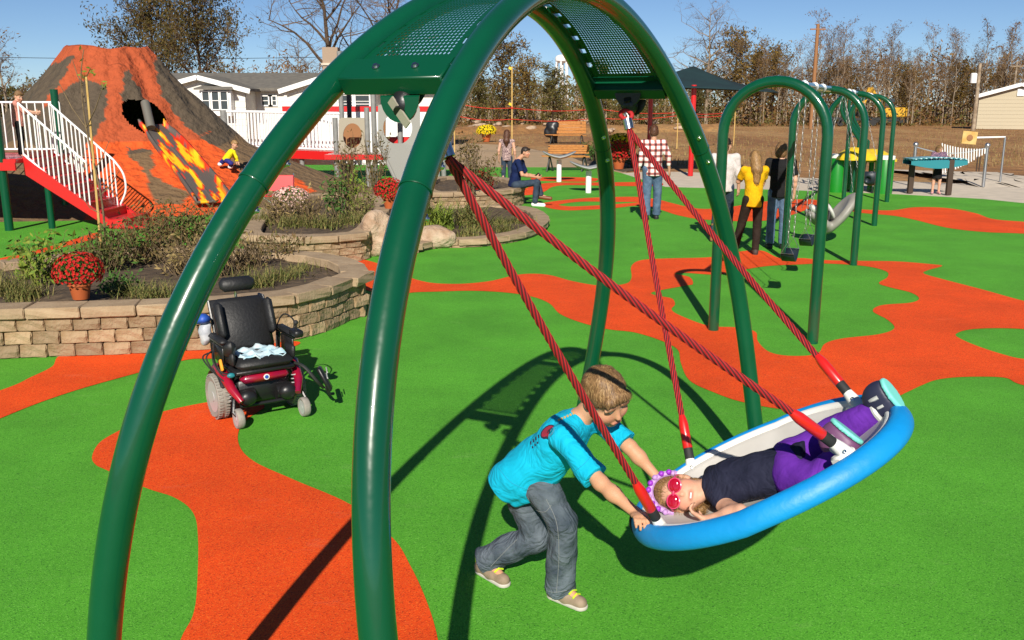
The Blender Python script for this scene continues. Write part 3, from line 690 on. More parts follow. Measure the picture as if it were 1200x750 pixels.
# near planter
zz=.33
mum('red chrysanthemum in an orange pot on the block wall edge',G(95,350,.42),.22,'mum_red',3)
shrub('yellow green drooping leafed plant beside the red potted flowers',G(62,338,zz),.62,.5,14,420,.05,'lime_leaf',5,droop=1.0)
shrub('pale leafed upright plant next to the drooping yellow plant',G(38,330,zz),.5,.3,8,200,.04,'lime_leaf',6,droop=.8)
for i,(u,v,h,n_) in enumerate(((8,345,.34,230),(30,352,.28,230),(-30,345,.35,200),(150,350,.25,150),(185,352,.27,220),(300,338,.3,240),(338,330,.25,240),(355,320,.2,160))):
    tuft(['arching green grass clump at the planter edge by the yellow plant','olive grass clump in the planter corner nearest the stairs','grass clump at the far end of the long planter','short grass clump beside the red potted flowers','dry grass clump on the wall side behind the wheelchair','green grass clump at the curved planter end','fine grass clump behind the headrest of the wheelchair','small grass clump next to bare soil in the curved planter end'][i],G(u,v,zz),h,n_,.011,'grass_blade',.11,.8,seed=i+200)
for i,(u,v,h,w,nst,nl,mt) in enumerate(((128,322,.75,.6,22,520,'olive_leaf'),(168,312,.7,.8,26,600,'dry_leaf'),(205,300,.95,.9,30,900,'dry_leaf'),(215,325,.6,.7,40,260,'straw'),(255,325,.72,.7,46,240,'straw'),(290,318,.6,.7,40,240,'dry_leaf'),(232,296,.8,.7,20,600,'olive_leaf'),(330,308,.5,.5,26,200,'dry_leaf'),(140,345,.25,.4,10,260,'green_leaf'),(105,318,.55,.5,14,300,'dry_leaf'),(85,328,.4,.4,14,240,'olive_leaf'))):
    shrub(['leafy olive perennial right behind the red potted flowers','brown leaved shrub at the foot of the red stairs','tall brown shrub in front of the volcano base','straw coloured dry stalks in the long planter','tall dry straw stalks behind the wheelchair headrest','brown dry stalks left of the green grass at the curved planter end','olive shrub at the back edge of the long planter','thin dry plant at the back of the curved planter end','low dark green leafy plant by the red flower pot','brown seedhead plant beside the wooden stake','low olive plant between the yellow plant and the stake'][i],G(u,v,zz),h*.78,w,int(nst*1.9),int(nl*1.25),.036,mt,30+i,stemr=.005)
# round planter
zz=.33
for i,(u,v,h,w,nst,nl,mt,nm) in enumerate(((330,262,.5,.7,40,160,'straw','dry straw plant at the rounded side of the planter of dry grass'),(362,262,.55,.7,40,160,'straw','tall straw stalks in the middle of the round planter'),(395,255,.8,.5,14,300,'green_leaf','tall green broad leaved plant in the round planter'),(415,252,.75,.5,14,300,'lime_leaf','yellow green leafy plant in the round planter'),(425,258,.5,.5,20,200,'grass_blade','short mixed plant by the pale upright boulder'),(408,232,1.2,.6,24,240,'dry_leaf','tall thin dry weeds at the back of the round planter'),(440,222,1.3,.7,24,260,'dry_leaf','tall dark dry weeds below the porthole panel'))):
    shrub(nm,G(u,v,zz),h,w,int(nst*1.6),int(nl*1.3),.045,mt,60+i,stemr=.007)
for i,(u,v) in enumerate(((310,262),(345,266),(380,266),(410,262))): tuft(['fine grass clump at the rounded side of the round planter below the pink flowers','fine grass clump in front of the straw stalks in the round planter','fine grass clump in front of the tall green leaved plant','fine grass clump beside the pale upright boulder end of the round planter'][i],G(u,v,zz),.3,200,.013,'grass_blade',.13,.8,seed=70+i)
mum('red chrysanthemum pot on the round planter corner near the grey play panel',G(457,244,.41),.27,'mum_red',8)
mum('pink and white flower clump beside the red folding seat',G(342,246,.41),.33,'mum_pink',9,pot=False,name='flower_clump')
for i,(u,v) in enumerate(((520,268),(545,262),(505,262),(560,270))): tuft(['bright green strap leaved clump right behind the low brown boulder','olive strap leaved clump in the middle of the low flower bed','yellow green strap leaved clump against the front arch leg','olive strap leaved clump at the flat stone edge of the low bed'][i],G(u,v,.12),.62,90,.028,'grass_blade' if i%2 else 'lime_leaf',.09,.9,seed=80+i)
for i,(u,v) in enumerate(((585,262),(610,260),(590,270),(550,276))): tuft('short fine grass tuft near the stone edge of the low bed',G(u,v,.12),.2,160,.013,'grass_blade',.12,.9,seed=90+i,group='grass tufts along the low bed edge')
shrub('thin brown shrub rising beside the front arch leg',G(548,226,.4),1.3,.7,26,420,.05,'dry_leaf',95,stemr=.008)
shrub('small brown shrub next to the red flower mound',G(568,222,.4),.75,.7,20,300,.045,'dry_leaf',96,stemr=.007)
mum('red chrysanthemum mound on the seat wall planter',G(561,222,.36),.33,'mum_red',97,pot=False,name='flower_clump')
mum('yellow chrysanthemum in front of the left end of the safety tape',G(570,166,0),.62,'mum_yellow',98,squash=.6)
mum('yellow chrysanthemum near the plaid shirted man',G(727,190,.15),.62,'mum_yellow',99,squash=.6)
mum('red chrysanthemum pot under the yellow flowers by the plaid shirted man',G(725,198,0),.5,'mum_red',100)
for i,(u,v) in enumerate(((695,188),(710,196),(745,196),(690,180))): shrub('low mixed flowering shrub in the bed behind the swing arch',G(u,v),.6,.9,20,260,.07,'olive_leaf' if i%2 else 'green_leaf',110+i,group='shrubs in the bed beyond the swing arch',stemr=.01)
sheet('mulch_bed',[G(*q) for q in ((655,178),(720,176),(770,186),(770,196),(730,201),(690,192))],-.010,'soil')
# ---------------------------------------------------------------- row of swings under four green arches
mat('spinner_white',(.5,.5,.46),.5); mat('chain',(.3,.3,.29),.5,metal=.9); mat('belt_seat',(.012,.02,.03),.5); mat('bucket_grey',(.22,.21,.18),.5,c2=(.27,.26,.23),ns=5); mat('dark_liner',(.03,.03,.028),.6)
feet=[((836,387),(952,402)),((922,307.5),(1006,312)),((953,263),(1039,273)),((975,229.5),(1056.5,242))]
LF=[G(*a) for a,b in feet]; RF=[G(*b) for a,b in feet]
# straighten the row: fit both foot lines
def fitline(ps):
    a,b=ps[0],ps[-1]; return [a.lerp(b,i/3) for i in range(4)]
mids=fitline([(a+b)/2 for a,b in zip(LF,RF)]); rowd=(mids[3]-mids[0]).normalized(); acr=(RF[0]-LF[0]).normalized()
ss=thing('swing_set','row of four tall green steel arches joined by a top rail, chains hanging','swing set',mids[0])
SH=2.42; HW=.5*(RF[0]-LF[0]).length; RR=.052
tops=[]
for i,m in enumerate(mids):
    pts=[m-acr*HW+V((0,0,SH*t)) for t in (0,.2,.4,.6,.74)]
    z0=SH-HW*1.0
    pts=[m-acr*HW,m-acr*HW+V((0,0,z0*.5)),m-acr*HW+V((0,0,z0))]
    for k in range(1,18):
        an=PI-PI*k/18; pts.append(m+acr*(HW*math.cos(an))+V((0,0,z0+HW*math.sin(an))))
    pts+=[m+acr*HW+V((0,0,z0)),m+acr*HW+V((0,0,z0*.5)),m+acr*HW]
    MB().tube(pts,RR,18,up0=rowd).build('arch','green_paint',ss); tops.append(m+V((0,0,SH)))
MB().tube([tops[0]-V((0,0,.0)),tops[3]],.042,14).build('top_rail','green_paint',ss)
for i in range(3):
    for t in (.22,.4,.6,.78):
        p=tops[i].lerp(tops[i+1],t); M=rowd.to_track_quat('Z','Y').to_matrix()
        mb=MB(); mb.lathe([(.046,-.03),(.056,-.028),(.056,.028),(.046,.03)],p,14,M); mb.cyl(p-V((0,0,.05)),p-V((0,0,.1)),.012,seg=8); mb.build('clamp_hanger','galv',ss)
def link_chain(mb,a,b,pitch=.055,r=.003):
    a=V(a);b=V(b);L=(b-a).length;n_=int(L/pitch);d=(b-a)/L; x=d.orthogonal().normalized();y=d.cross(x)
    for i in range(n_):
        c=a+d*(L*(i+.5)/n_); s=x if i%2 else y; h=pitch*.62;w=.0095
        mb.tube([c+d*(h*math.cos(2*PI*k/8))+s*(w*math.sin(2*PI*k/8)) for k in range(8)],r,4,closed=True)
def belt_swing(label,bay,t,px,lean):
    top=tops[bay].lerp(tops[bay+1],t)-V((0,0,.1)); seat=D(px[0],px[1],top.y+lean) ; seat.y=top.y+lean
    root=thing('belt_swing',label,'swing',(seat.x,seat.y,0),0)
    sd=rowd; hw=.24; a=seat-sd*hw+V((0,0,.12)); b=seat+sd*hw+V((0,0,.12)); ac=V((-sd.y,sd.x,0)); mb=MB();vs_=[]
    for i in range(13):
        q=i/12*2-1; c=seat+sd*(hw*q*.95)+V((0,0,.11*q*q)); 
        for s_ in (-1,1): vs_+= [c+ac*.075*s_]
    mb.add(vs_,[(2*i,2*i+1,2*i+3,2*i+2) for i in range(12)]); o=mb.build('belt','belt_seat',root); md=o.modifiers.new('t','SOLIDIFY'); md.thickness=.014
    for s_,e in ((-1,a),(1,b)):
        tp=top+sd*(.26*s_)
        mb=MB(); tri=e+V((0,0,.13)); mb.tube([tri,e+ac*.07,e-ac*.07],.006,6,closed=True); mb.build('triangle_ring','steel',root)
        mb=MB(); link_chain(mb,tri,tp,.06); mb.build('chain','chain',root)
belt_swing('black belt swing seat hanging nearest the woman in yellow',0,.4,(925,306),.1)
belt_swing('black belt swing seat beside the grey moulded chair swing',0,.68,(945,288),.1)
# moulded grey chair swing
def chair_swing():
    top=tops[1].lerp(tops[2],.42)-V((0,0,.1)); c=D(975,252,top.y+.1); root=thing('moulded_chair_swing','large grey moulded chair swing hanging reclined between the arches','swing',(c.x,c.y,0))
    s=Sdf(.022); L=rowd; ac=V((-L.y,L.x,0)); X=V((.92,-.15,.38)).normalized()
    def slab(s,p,q,w,th,k=.05,op='u'):
        X=(q-p).normalized(); Y=V((0,1,0)); Z=X.cross(Y).normalized(); s.ell((p+q)/2,((q-p).length/2,w,th),np.array(Matrix((X,Y,Z)).transposed()),k,op)
    y0=c.y; T=D(1005,226,y0);Bm=D(968,270,y0);F=D(944,246,y0)
    slab(s,D(964,274,y0),T,.27,.11); slab(s,D(975,270,y0),F,.25,.10); slab(s,D(966,262,y0)+V((0,-.02,0)),D(1000,226,y0)+V((-.06,-.05,.05)),.2,.07,.02,'s')
    s.mesh('shell','bucket_grey',root)
    s=Sdf(.018); slab(s,D(966,236,y0),D(976,258,y0),.2,.05); slab(s,D(948,240,y0-.1),D(962,252,y0-.1),.09,.06); slab(s,D(948,240,y0+.15),D(962,252,y0+.15),.09,.06); s.mesh('leg_support','spinner_white',root)
    s=Sdf(.018); slab(s,D(972,238,y0-.05),D(966,266,y0-.05),.14,.035); s.mesh('liner','dark_liner',root)
    P=lambda x,y,z:(T if x>0 else F)+V((0,y,0))
    for k,(x,y,z,tt) in enumerate(((.5,-.22,.05,.26),(.5,.22,.05,.26),(-.35,-.22,.12,-.26),(-.35,.22,.12,-.26))):
        mb=MB(); link_chain(mb,P(x,y,z),top+rowd*(tt*.9),.07); mb.build('chain','chain',root)
chair_swing()
def infant_swing():
    top=tops[2].lerp(tops[3],.3)-V((0,0,.1)); c=D(1021,207,top.y); root=thing('bucket_swing','small black bucket swing on chains in the far bay','swing',(c.x,c.y,0))
    s=Sdf(.018); s.ell(c,(.2,.17,.18),k=.02); s.ell(c+V((0,0,.12)),(.16,.13,.2),op='s',k=.01); s.ell(c+V((-.12,-.14,-.06)),(.06,.08,.07),op='s'); s.ell(c+V((.12,-.14,-.06)),(.06,.08,.07),op='s'); s.mesh('bucket','belt_seat',root)
    for sg in (-1,1):
        mb=MB(); link_chain(mb,c+V((.16*sg,0,.1)),top+rowd*(.25*sg),.08); mb.build('chain','chain',root)
infant_swing()
# bent-rail overhead ladder beyond the swings
def ladder():
    y=24.5; root=thing('overhead_ladder','green overhead ladder of bent rails and bars behind the swing arches','climber',(D(1000,220,y).x,y,0))
    for k,(u0,u1,dy) in enumerate(((987,1006,0),(991,1009,.45),(996,1013,.9),(1001,1017,1.35))):
        a=D(u0,112+k*1.5,y+dy); b=D(u0,134+k*2,y+dy); c=D(u1-2,160+k,y+dy); e=D(u1,172,y+dy); g=D(u1-4,0,y+dy); f=V((e.x-.1,y+dy,0))
        MB().tube(catmull([a,b,c,e,f],6,closed=False),.04,10).build('rail','green_paint_flat',root)
    for q in range(5):
        t=q/4; a=D(987+19*t,128+34*t,y); b=a+V((.35,1.35,0)); MB().cyl(a,b,.022,seg=8).build('rung','green_paint_flat',root)
ladder()
# ---------------------------------------------------------------- drums, xylophone table, chimes
mat('drum_green',(.008,.2,.012),.35,coat=.3); mat('yellow_plastic',(.75,.53,.02),.45,c2=(.68,.44,.015),ns=6); mat('teal_board',(.02,.2,.24),.45); mat('brown_post',(.05,.028,.016),.7); mat('pale_blue',(.45,.72,.78),.5); mat('sign_wood',(.6,.42,.15),.6,c2=(.5,.3,.08),ns=6); mat('rust',(.28,.13,.05),.8)
for i,(u,v,rr,h) in enumerate(((979,225,.20,.98),(995,222.5,.21,.92),(1034,226.5,.235,.96))):
    p=G(u,v); root=thing('drum',['narrow green standing drum half hidden by a swing arch leg','mid sized green standing drum under the yellow scalloped top','wide green standing drum with white lid beside the infant swing'][i],'drum',p)
    MB().lathe([(rr,0),(rr,h*.9),(rr*.98,h*.91)],p,24).build('shell','drum_green',root); MB().lathe([(rr*1.04,h*.9),(rr*1.04,h*.985),(rr*.97,h),(0,h)],p,24).build('lid','white_plastic',root)
for i,(u,v,ru) in enumerate(((1003,186,.55),(1022,188,.6))):
    p=D(u,v,24.6+i*.5); root=thing('scalloped_table',['yellow scalloped dome top on a post behind the mid sized drum','yellow scalloped dome top on a post behind the wide drum'][i],'table',(p.x,p.y,0))
    seg=72; vs_=[]
    for j,(r_,z) in enumerate(((0.02,.34),(.25,.32),(.5,.27),(.75,.17),(1,.05),(1.0,-.02))):
        for k in range(seg):
            sc=1+(.035*math.cos(k*2*PI/6) if j>=4 else 0); vs_.append(p+V((ru*r_*sc*math.cos(2*PI*k/seg),ru*r_*sc*math.sin(2*PI*k/seg),z*.9)))
    MB().add(vs_,[(j*seg+k,j*seg+(k+1)%seg,(j+1)*seg+(k+1)%seg,(j+1)*seg+k) for j in range(5) for k in range(seg)]).build('scalloped_top','yellow_plastic',root)
    MB().cyl((p.x,p.y,0),(p.x,p.y,p.z+.2),.07,seg=12).build('post','drum_green',root)
def xylo():
    a=G(1066,226.5);b=G(1111,228.5); root=thing('xylophone_table','teal and white chequered xylophone table on two brown posts','xylophone',(a.x,a.y,0)); y=(a.y+b.y)/2
    for p,u in ((a,1068),(b,1112)): MB().box((p.x,p.y,.44),(.13,.1,.88),bev=.01).build('post','brown_post',root)
    tl,tr=D(1063,186,y),D(1128,190,y); z=.86; w=.5
    for sg,m_ in ((0,'teal_board'),):
        mb=MB(); mid=(tl+tr)/2; n_=12
        for i in range(n_):
            t0=i/n_;t1=(i+1)/n_; sag=lambda t:-.10*math.sin(PI*t)
            A=tl.lerp(tr,t0);B=tl.lerp(tr,t1)
            mb.add([(A.x,y-.28,z+.0),(B.x,y-.28,z+.0),(B.x,y-.28,z-.1+sag(t1)),(A.x,y-.28,z-.1+sag(t0)),(A.x,y+.25,z+.0),(B.x,y+.25,z+.0),(B.x,y+.25,z-.1+sag(t1)),(A.x,y+.25,z-.1+sag(t0))],[(0,3,2,1),(4,5,6,7),(3,7,6,2),(0,1,5,4)])
        mb.build('apron',m_,root,smooth=False)
    n_=22
    for i in range(n_):
        t=(i+.5)/n_; p=tl.lerp(tr,t); ln=.58-.16*t
        MB().box((p.x,y+.0,z+.03+.04*math.sin(PI*t)),((tr.x-tl.x)/n_*.78,ln+.1,.022),bev=.004).build('bar','pale_blue' if i%2 else 'teal_board',root)
    for yy in (-.2,.2): MB().box(((tl.x+tr.x)/2,y+yy,z+.01),(tr.x-tl.x,.05,.02)).build('bar_rail','teal_board',root)
xylo()
def chimes():
    y0=G(1157,219).y; a=D(1073,172,y0+.5); b=D(1157,173,y0); root=thing('chime_bridge','hanging metal chimes strung on a sagging cable between two steel posts','chimes',(b.x,b.y,0))
    MB().cyl((b.x,b.y,0),b+V((0,0,.05)),.045,seg=10).build('post','galv',root); MB().cyl((a.x,a.y,0),a+V((0,0,.05)),.045,seg=10).build('post','galv',root)
    for p in (a,b): MB().ball(p+V((0,0,.06)),.075).build('post_cap','galv',root)
    n_=17; sg=lambda t:-.55*math.sin(PI*t)*.3
    MB().tube([a.lerp(b,i/30)+V((0,0,sg(i/30))) for i in range(31)],.018,6).build('cable','galv',root)
    for i in range(n_):
        t=.38+.60*i/(n_-1); p=a.lerp(b,t)+V((0,0,sg(t)-.02)); L=.98-.82*(i/(n_-1))
        top=p+V((-.02,0,.28*(1-i/(n_-1)))); MB().cyl(top-V((-.1*(1-i/n_),0,L*.85)),top,.017,seg=8).build('chime_tube','white_paint' if i%1==0 else 'galv',root)
    for u in (1146,1149): p=D(u,183,y0); MB().cyl(p,p-V((0,0,.42)),.018,seg=6).build('mallet','brown_post',root)
chimes()
def mallet_sign():
    y=27.0; c=D(1136,161.5,y); e=D(1178,160.5,y+.2); root=thing('board_on_pole','square yellow board fixed on a slanting white pole above the dirt field','sign',(c.x,c.y,0))
    MB().box(c,(.42,.05,.36),Euler((0,R(5),0)).to_matrix(),bev=.01).build('board','sign_wood',root); MB().tube([c,e],[.03,.022],10).build('pole','white_paint',root)
    MB().lathe([(.09,0),(.085,.012),(0,.02)],c-V((0,.03,0)),12,Euler((R(90),0,0)).to_matrix()).build('emblem','rust',root)
    MB().cyl((e.x,e.y,0),e,.03,seg=10).build('post','galv',root)
mallet_sign()
# ---------------------------------------------------------------- benches, spinner seats, shade
mat('bench_wood',(.46,.19,.035),.6,c2=(.36,.13,.02),ns=14,bump=.1,bs=20); mat('dark_metal',(.02,.022,.02),.5); mat('shade_cloth',(.002,.018,.022),.9,c2=(.004,.026,.03),ns=2); mat('spinner_grey',(.3,.31,.3),.4)
def bench_table(label,u0,u1,v_top,v_base):
    a=G(u0,v_base);b=G(u1,v_base); y=(a.y+b.y)/2; w=b.x-a.x; c=(a+b)/2; c.y=y; root=thing('picnic_bench',label,'bench',(c.x,c.y,0)); zt=D((u0+u1)/2,v_top,y+.4).z
    for i in range(4):
        z=.56+(zt-.56)*(i+.5)/4; MB().box((c.x+.05*w,y+.38+.05*i,z),(w*.86,.035,(zt-.56)/4*.93),bev=.006).build('back_slat','bench_wood',root)
    for i in range(3): MB().box((c.x+.05*w,y+.05+.13*i,.47),(w*.86,.115,.04),bev=.006).build('seat_slat','bench_wood',root)
    for i in range(2): MB().box((c.x-.08*w,y-.42+.14*i,.52),(w*.9,.125,.04),bev=.006).build('front_slat','bench_wood',root)
    for sx in (-.36,.36):
        mb=MB(); x=c.x+sx*w; mb.tube([(x,y+.55,0),(x,y+.38,.45),(x,y+.55,zt)],.028,8); mb.tube([(x,y-.35,.5),(x,y+.42,.43)],.028,8); mb.tube([(x-.12,y-.55,0),(x,y-.3,.5)],.028,8); mb.tube([(x+.12,y-.2,0),(x,y-.3,.5)],.028,8); mb.build('leg_frame','dark_metal',root)
bench_table('orange brown slatted bench beside the grey spinner seats',636,692,170,200)
bench_table('orange brown slatted bench standing farther back on the dirt by a black bag',640,688,142,168)
def bag():
    p=D(649,152,G(649,168).y+.6); s=Sdf(.04)
    for i in range(7): s.ell(p+V((rnd.uniform(-.35,.35),rnd.uniform(-.1,.1),rnd.uniform(-.25,.3))),(.28,.2,.25),k=.08)
    s.cap((p.x,p.y,0),(p.x,p.y,p.z),.2,.3,k=.1)
    tag(s.mesh('bin_bag','black_plastic',None,noise=[(14,.02,1)]),'lumpy black refuse bag standing behind the far slatted bench','bag')
bag()
for i,(u,v,h) in enumerate(((655,213,.62),(689.5,226,.52))):
    p=G(u,v); vt=(187,200)[i]; zt=D(u,vt,p.y).z; root=thing('spinner_seat',['grey dished spinner seat on a white post nearer the slatted bench','grey dished spinner seat on a white post nearer the swing arch leg'][i],'seat',p)
    MB().cyl(p,(p.x,p.y,zt),.075,seg=14).build('post','white_paint',root)
    mb=MB();vs_=[];n_=20
    for j in range(7):
        f_=j/6
        for k in range(n_):
            an=2*PI*k/n_; vs_.append((p.x+.5*f_*math.cos(an),p.y+.4*f_*math.sin(an),zt+.02+.16*f_*f_*abs(math.cos(an))**1.5+.05*f_**3))
    mb.add(vs_,[(j*n_+k,j*n_+(k+1)%n_,(j+1)*n_+(k+1)%n_,(j+1)*n_+k) for j in range(6) for k in range(n_)]); o=mb.build('dish','spinner_grey',root); md=o.modifiers.new('t','SOLIDIFY'); md.thickness=.03
def shade():
    y=G(809,206).y; root=thing('shade_canopy','dark teal pyramid shade canopy on red steel posts','canopy',(D(812,120,y).x,y,0))
    pk=D(812,78,y+2); zl=D(908,109,y).z; w=2.9; cx=D(812,100,y+2).x; cy=y+2
    cs=[V((D(908,109,y).x,y-.4,zl)),V((cx+w*1.0,cy+w,zl+.1)),V((cx-w,cy+w,zl+.1)),V((D(690,105,y).x,y-.4,zl+.1))]; pk=V((cx,cy,pk.z)); mb=MB();N=8;vs_=[];fs=[]
    for q in range(4):
        a,b=cs[q],cs[(q+1)%4]
        for i in range(N+1):
            for j in range(N+1):
                f_=i/N; e=a.lerp(b,j/N); sag=-.12*math.sin(PI*f_)-.10*math.sin(PI*j/N)*f_*-1
                vs_.append(pk.lerp(e,f_)+V((0,0,sag)))
        o=q*(N+1)**2
        fs+=[(o+i*(N+1)+j,o+i*(N+1)+j+1,o+(i+1)*(N+1)+j+1,o+(i+1)*(N+1)+j) for i in range(N) for j in range(N)]
    mb.add(vs_,fs); o=mb.build('fabric','shade_cloth',root); md=o.modifiers.new('t','SOLIDIFY'); md.thickness=.02
    for u,vb,t in ((809,206,0),(760,196,2.5)): 
        p=G(u,vb); MB().cyl(p,(p.x,p.y,zl+.25),.085,seg=12).build('post','red_paint',root)
    for c in cs: MB().tube([c+V((0,0,.0)),pk-V((0,0,.3))],.03,8).build('hip_rafter','dark_metal',root)
shade()
# ---------------------------------------------------------------- play volcano with slide
mat_attr('volcano_skin',.9,bump=1,bs=5,var=.16,vscale=6)
mat('cave_dark',(.03,.02,.015),1); mat('pipe_grey',(.13,.12,.1),.6)
def in_poly(u,v,poly):
    c=False;n=len(poly)
    for i in range(n):
        x1,y1=poly[i];x2,y2=poly[i-1]
        if (y1>v)!=(y2>v) and u<(x2-x1)*(v-y1)/(y2-y1)+x1: c=not c
    return c
VC=V((-10.1,24.2,0)); VH=3.75
def vprof(r):       # height by radius
    if r<.95: return 3.35+.25*(r/.95)**3
    if r<3.1: t=(r-.95)/2.15; return 3.62-(3.62-1.28)*(t**.92)
    t=(r-3.1)/3.4; return max(1.28*(1-t)**1.25,0) if t<1 else 0
def on_apron(u,v,h):
    for i in range(900):
        y=15+i*.012; p=D(u,v,y); rr=math.hypot((p.x-VC.x)/.98,(p.y-VC.y)/.95)
        if p.z<=vprof(rr)+h: return p
    return D(u,v,21)
def volcano():
    root=thing('play_volcano','brown and orange play volcano with lava streaks and a slide','volcano',VC)
    NT,NR=420,220; vs_=[];C=[]
    for j in range(NR+1):
        r=.0+6.6*(j/NR)
        for i in range(NT):
            an=2*PI*i/NT; lob=1+.06*math.sin(3*an+1)+.04*math.sin(7*an+2)+.02*math.sin(13*an)
            rr=r*(lob if r>.8 else 1+(lob-1)*r/.8); z=vprof(r)
            if .9<r<3.2: z+=(.05*math.sin(9*an+2*math.sin(r*3))+.03*math.sin(23*an+r*4))*math.sin(PI*(r-.9)/2.3)
            if .6<r<1.3: z+=.035*math.sin(3*an+1.5)+.02*math.sin(7*an)
            vs_.append((VC.x+rr*math.cos(an)*.98,VC.y+rr*math.sin(an)*.95,z-.01))
    hole=[(141,122),(150,116),(170,117),(182,122),(194,136),(198,150),(186,158),(172,157),(160,151),(150,144),(143,134)]
    orange=[[(50,122),(70,98),(88,64),(100,56),(140,55),(175,57),(181,66),(183,90),(190,112),(210,140),(232,160),(222,185),(250,190),(262,203),(280,215),(265,250),(150,275),(100,275),(100,170),(110,160),(122,140),(126,112),(124,102),(112,96),(98,94),(84,98),(60,118),(50,128)]]
    orange.append([(255,150),(232,160),(250,170),(272,185),(262,200),(240,190),(215,165)])
    brown=[[(148,170),(152,176),(165,174),(178,176),(180,190),(178,205),(195,215),(222,225),(215,240),(185,238),(175,225),(172,205),(160,190),(150,182)],
           [(144,84),(150,82),(156,92),(166,108),(172,120),(145,122),(142,110),(146,98)]]
    orange.append([(325,205),(345,208),(372,224),(350,228),(320,220)])
    orange.append([(200,165),(250,175),(300,215),(290,260),(240,262),(215,215)])
    cO=(.62,.085,.012);cB=(.085,.062,.04);cA=(.16,.1,.05); cOd=(.38,.072,.022)
    keep=[]
    for k,(x,y,z) in enumerate(vs_):
        u,v=P2((x,y,z)); r=math.hypot(x-VC.x,(y-VC.y))
        front=True
        u+=1.5*math.sin(v*.35)+1.0*math.sin(v*.8+u*.1)
        c=cB if r<3.1 else cA
        an=math.atan2(y-VC.y,x-VC.x)
        if math.sin(an)>.35: c=cB if math.sin(5*an)>-.2 else cOd
        else:
            if r<1.25: c=cOd
            elif any(in_poly(u,v,p) for p in orange) and not any(in_poly(u,v,p) for p in brown): c=cO if z<1.4 else cOd
        C.append((*c,1))
    hv=[in_poly(*P2(p),hole) and p[1]<VC.y for p in vs_]
    fs=[]
    for j in range(NR):
        for i in range(NT):
            q=(j*NT+i,(j+1)*NT+i,(j+1)*NT+(i+1)%NT,j*NT+(i+1)%NT)
            if sum(hv[a] for a in q)>=3: continue
            fs.append(q)
    mb=MB(); mb.add(vs_,fs); mb.c=C; mb.build('shell','volcano_skin',root,auto=180)
    # grey crawl pipe in the opening
    a=D(170,120,22.3);b=D(177,150,21.9); MB().tube([a,b],.10,14).build('crawl_pipe','pipe_grey',root)
    # slide: two bed strips with raised sides, flame colours
    mat_attr('flame_print',.5,var=.1)
    pl=[]; W=26
    ctl=catmull([(176,143,0),(203,175,0),(230,208,0),(252,238,0)],20,closed=False)
    for q in ctl:
        p=on_apron(q.x,q.y,.16); pl.append(p)
    pl=[sum(pl[max(0,i-5):i+6],V())/len(pl[max(0,i-5):i+6]) for i in range(len(pl))]
    mb=MB();vs_=[];C=[]
    for i,p in enumerate(pl):
        d=(pl[min(i+1,len(pl)-1)]-pl[max(i-1,0)]).normalized(); sd=d.cross(V((0,0,1))).normalized()
        for k in range(W+1):
            q=k/W*2-1; h=.13 if abs(q)>.94 else (.03 if abs(q)<.05 else 0)
            vs_.append(p+sd*(q*.36)+V((0,0,h)))
            x=q*5;y=i*.22; n_=math.sin(x*1.1+1.8*math.sin(y*.9))+math.sin(y*.8+x*.9+1.5*math.sin(x))+.8*math.sin(x*2.1-y*1.3)+.5*math.sin(x*4.3+y*2.9)
            C.append((.78,.46,.012,1) if n_>.95 else ((.75,.2,.01,1) if n_>.65 else ((.6,.03,.008,1) if n_>-.1 else (.1,.085,.075,1))))
    mb.add(vs_,[(i*(W+1)+k,i*(W+1)+k+1,(i+1)*(W+1)+k+1,(i+1)*(W+1)+k) for i in range(len(pl)-1) for k in range(W)]); mb.c=C; o=mb.build('slide','flame_print',root); md=o.modifiers.new('t','SOLIDIFY'); md.thickness=.05
volcano()
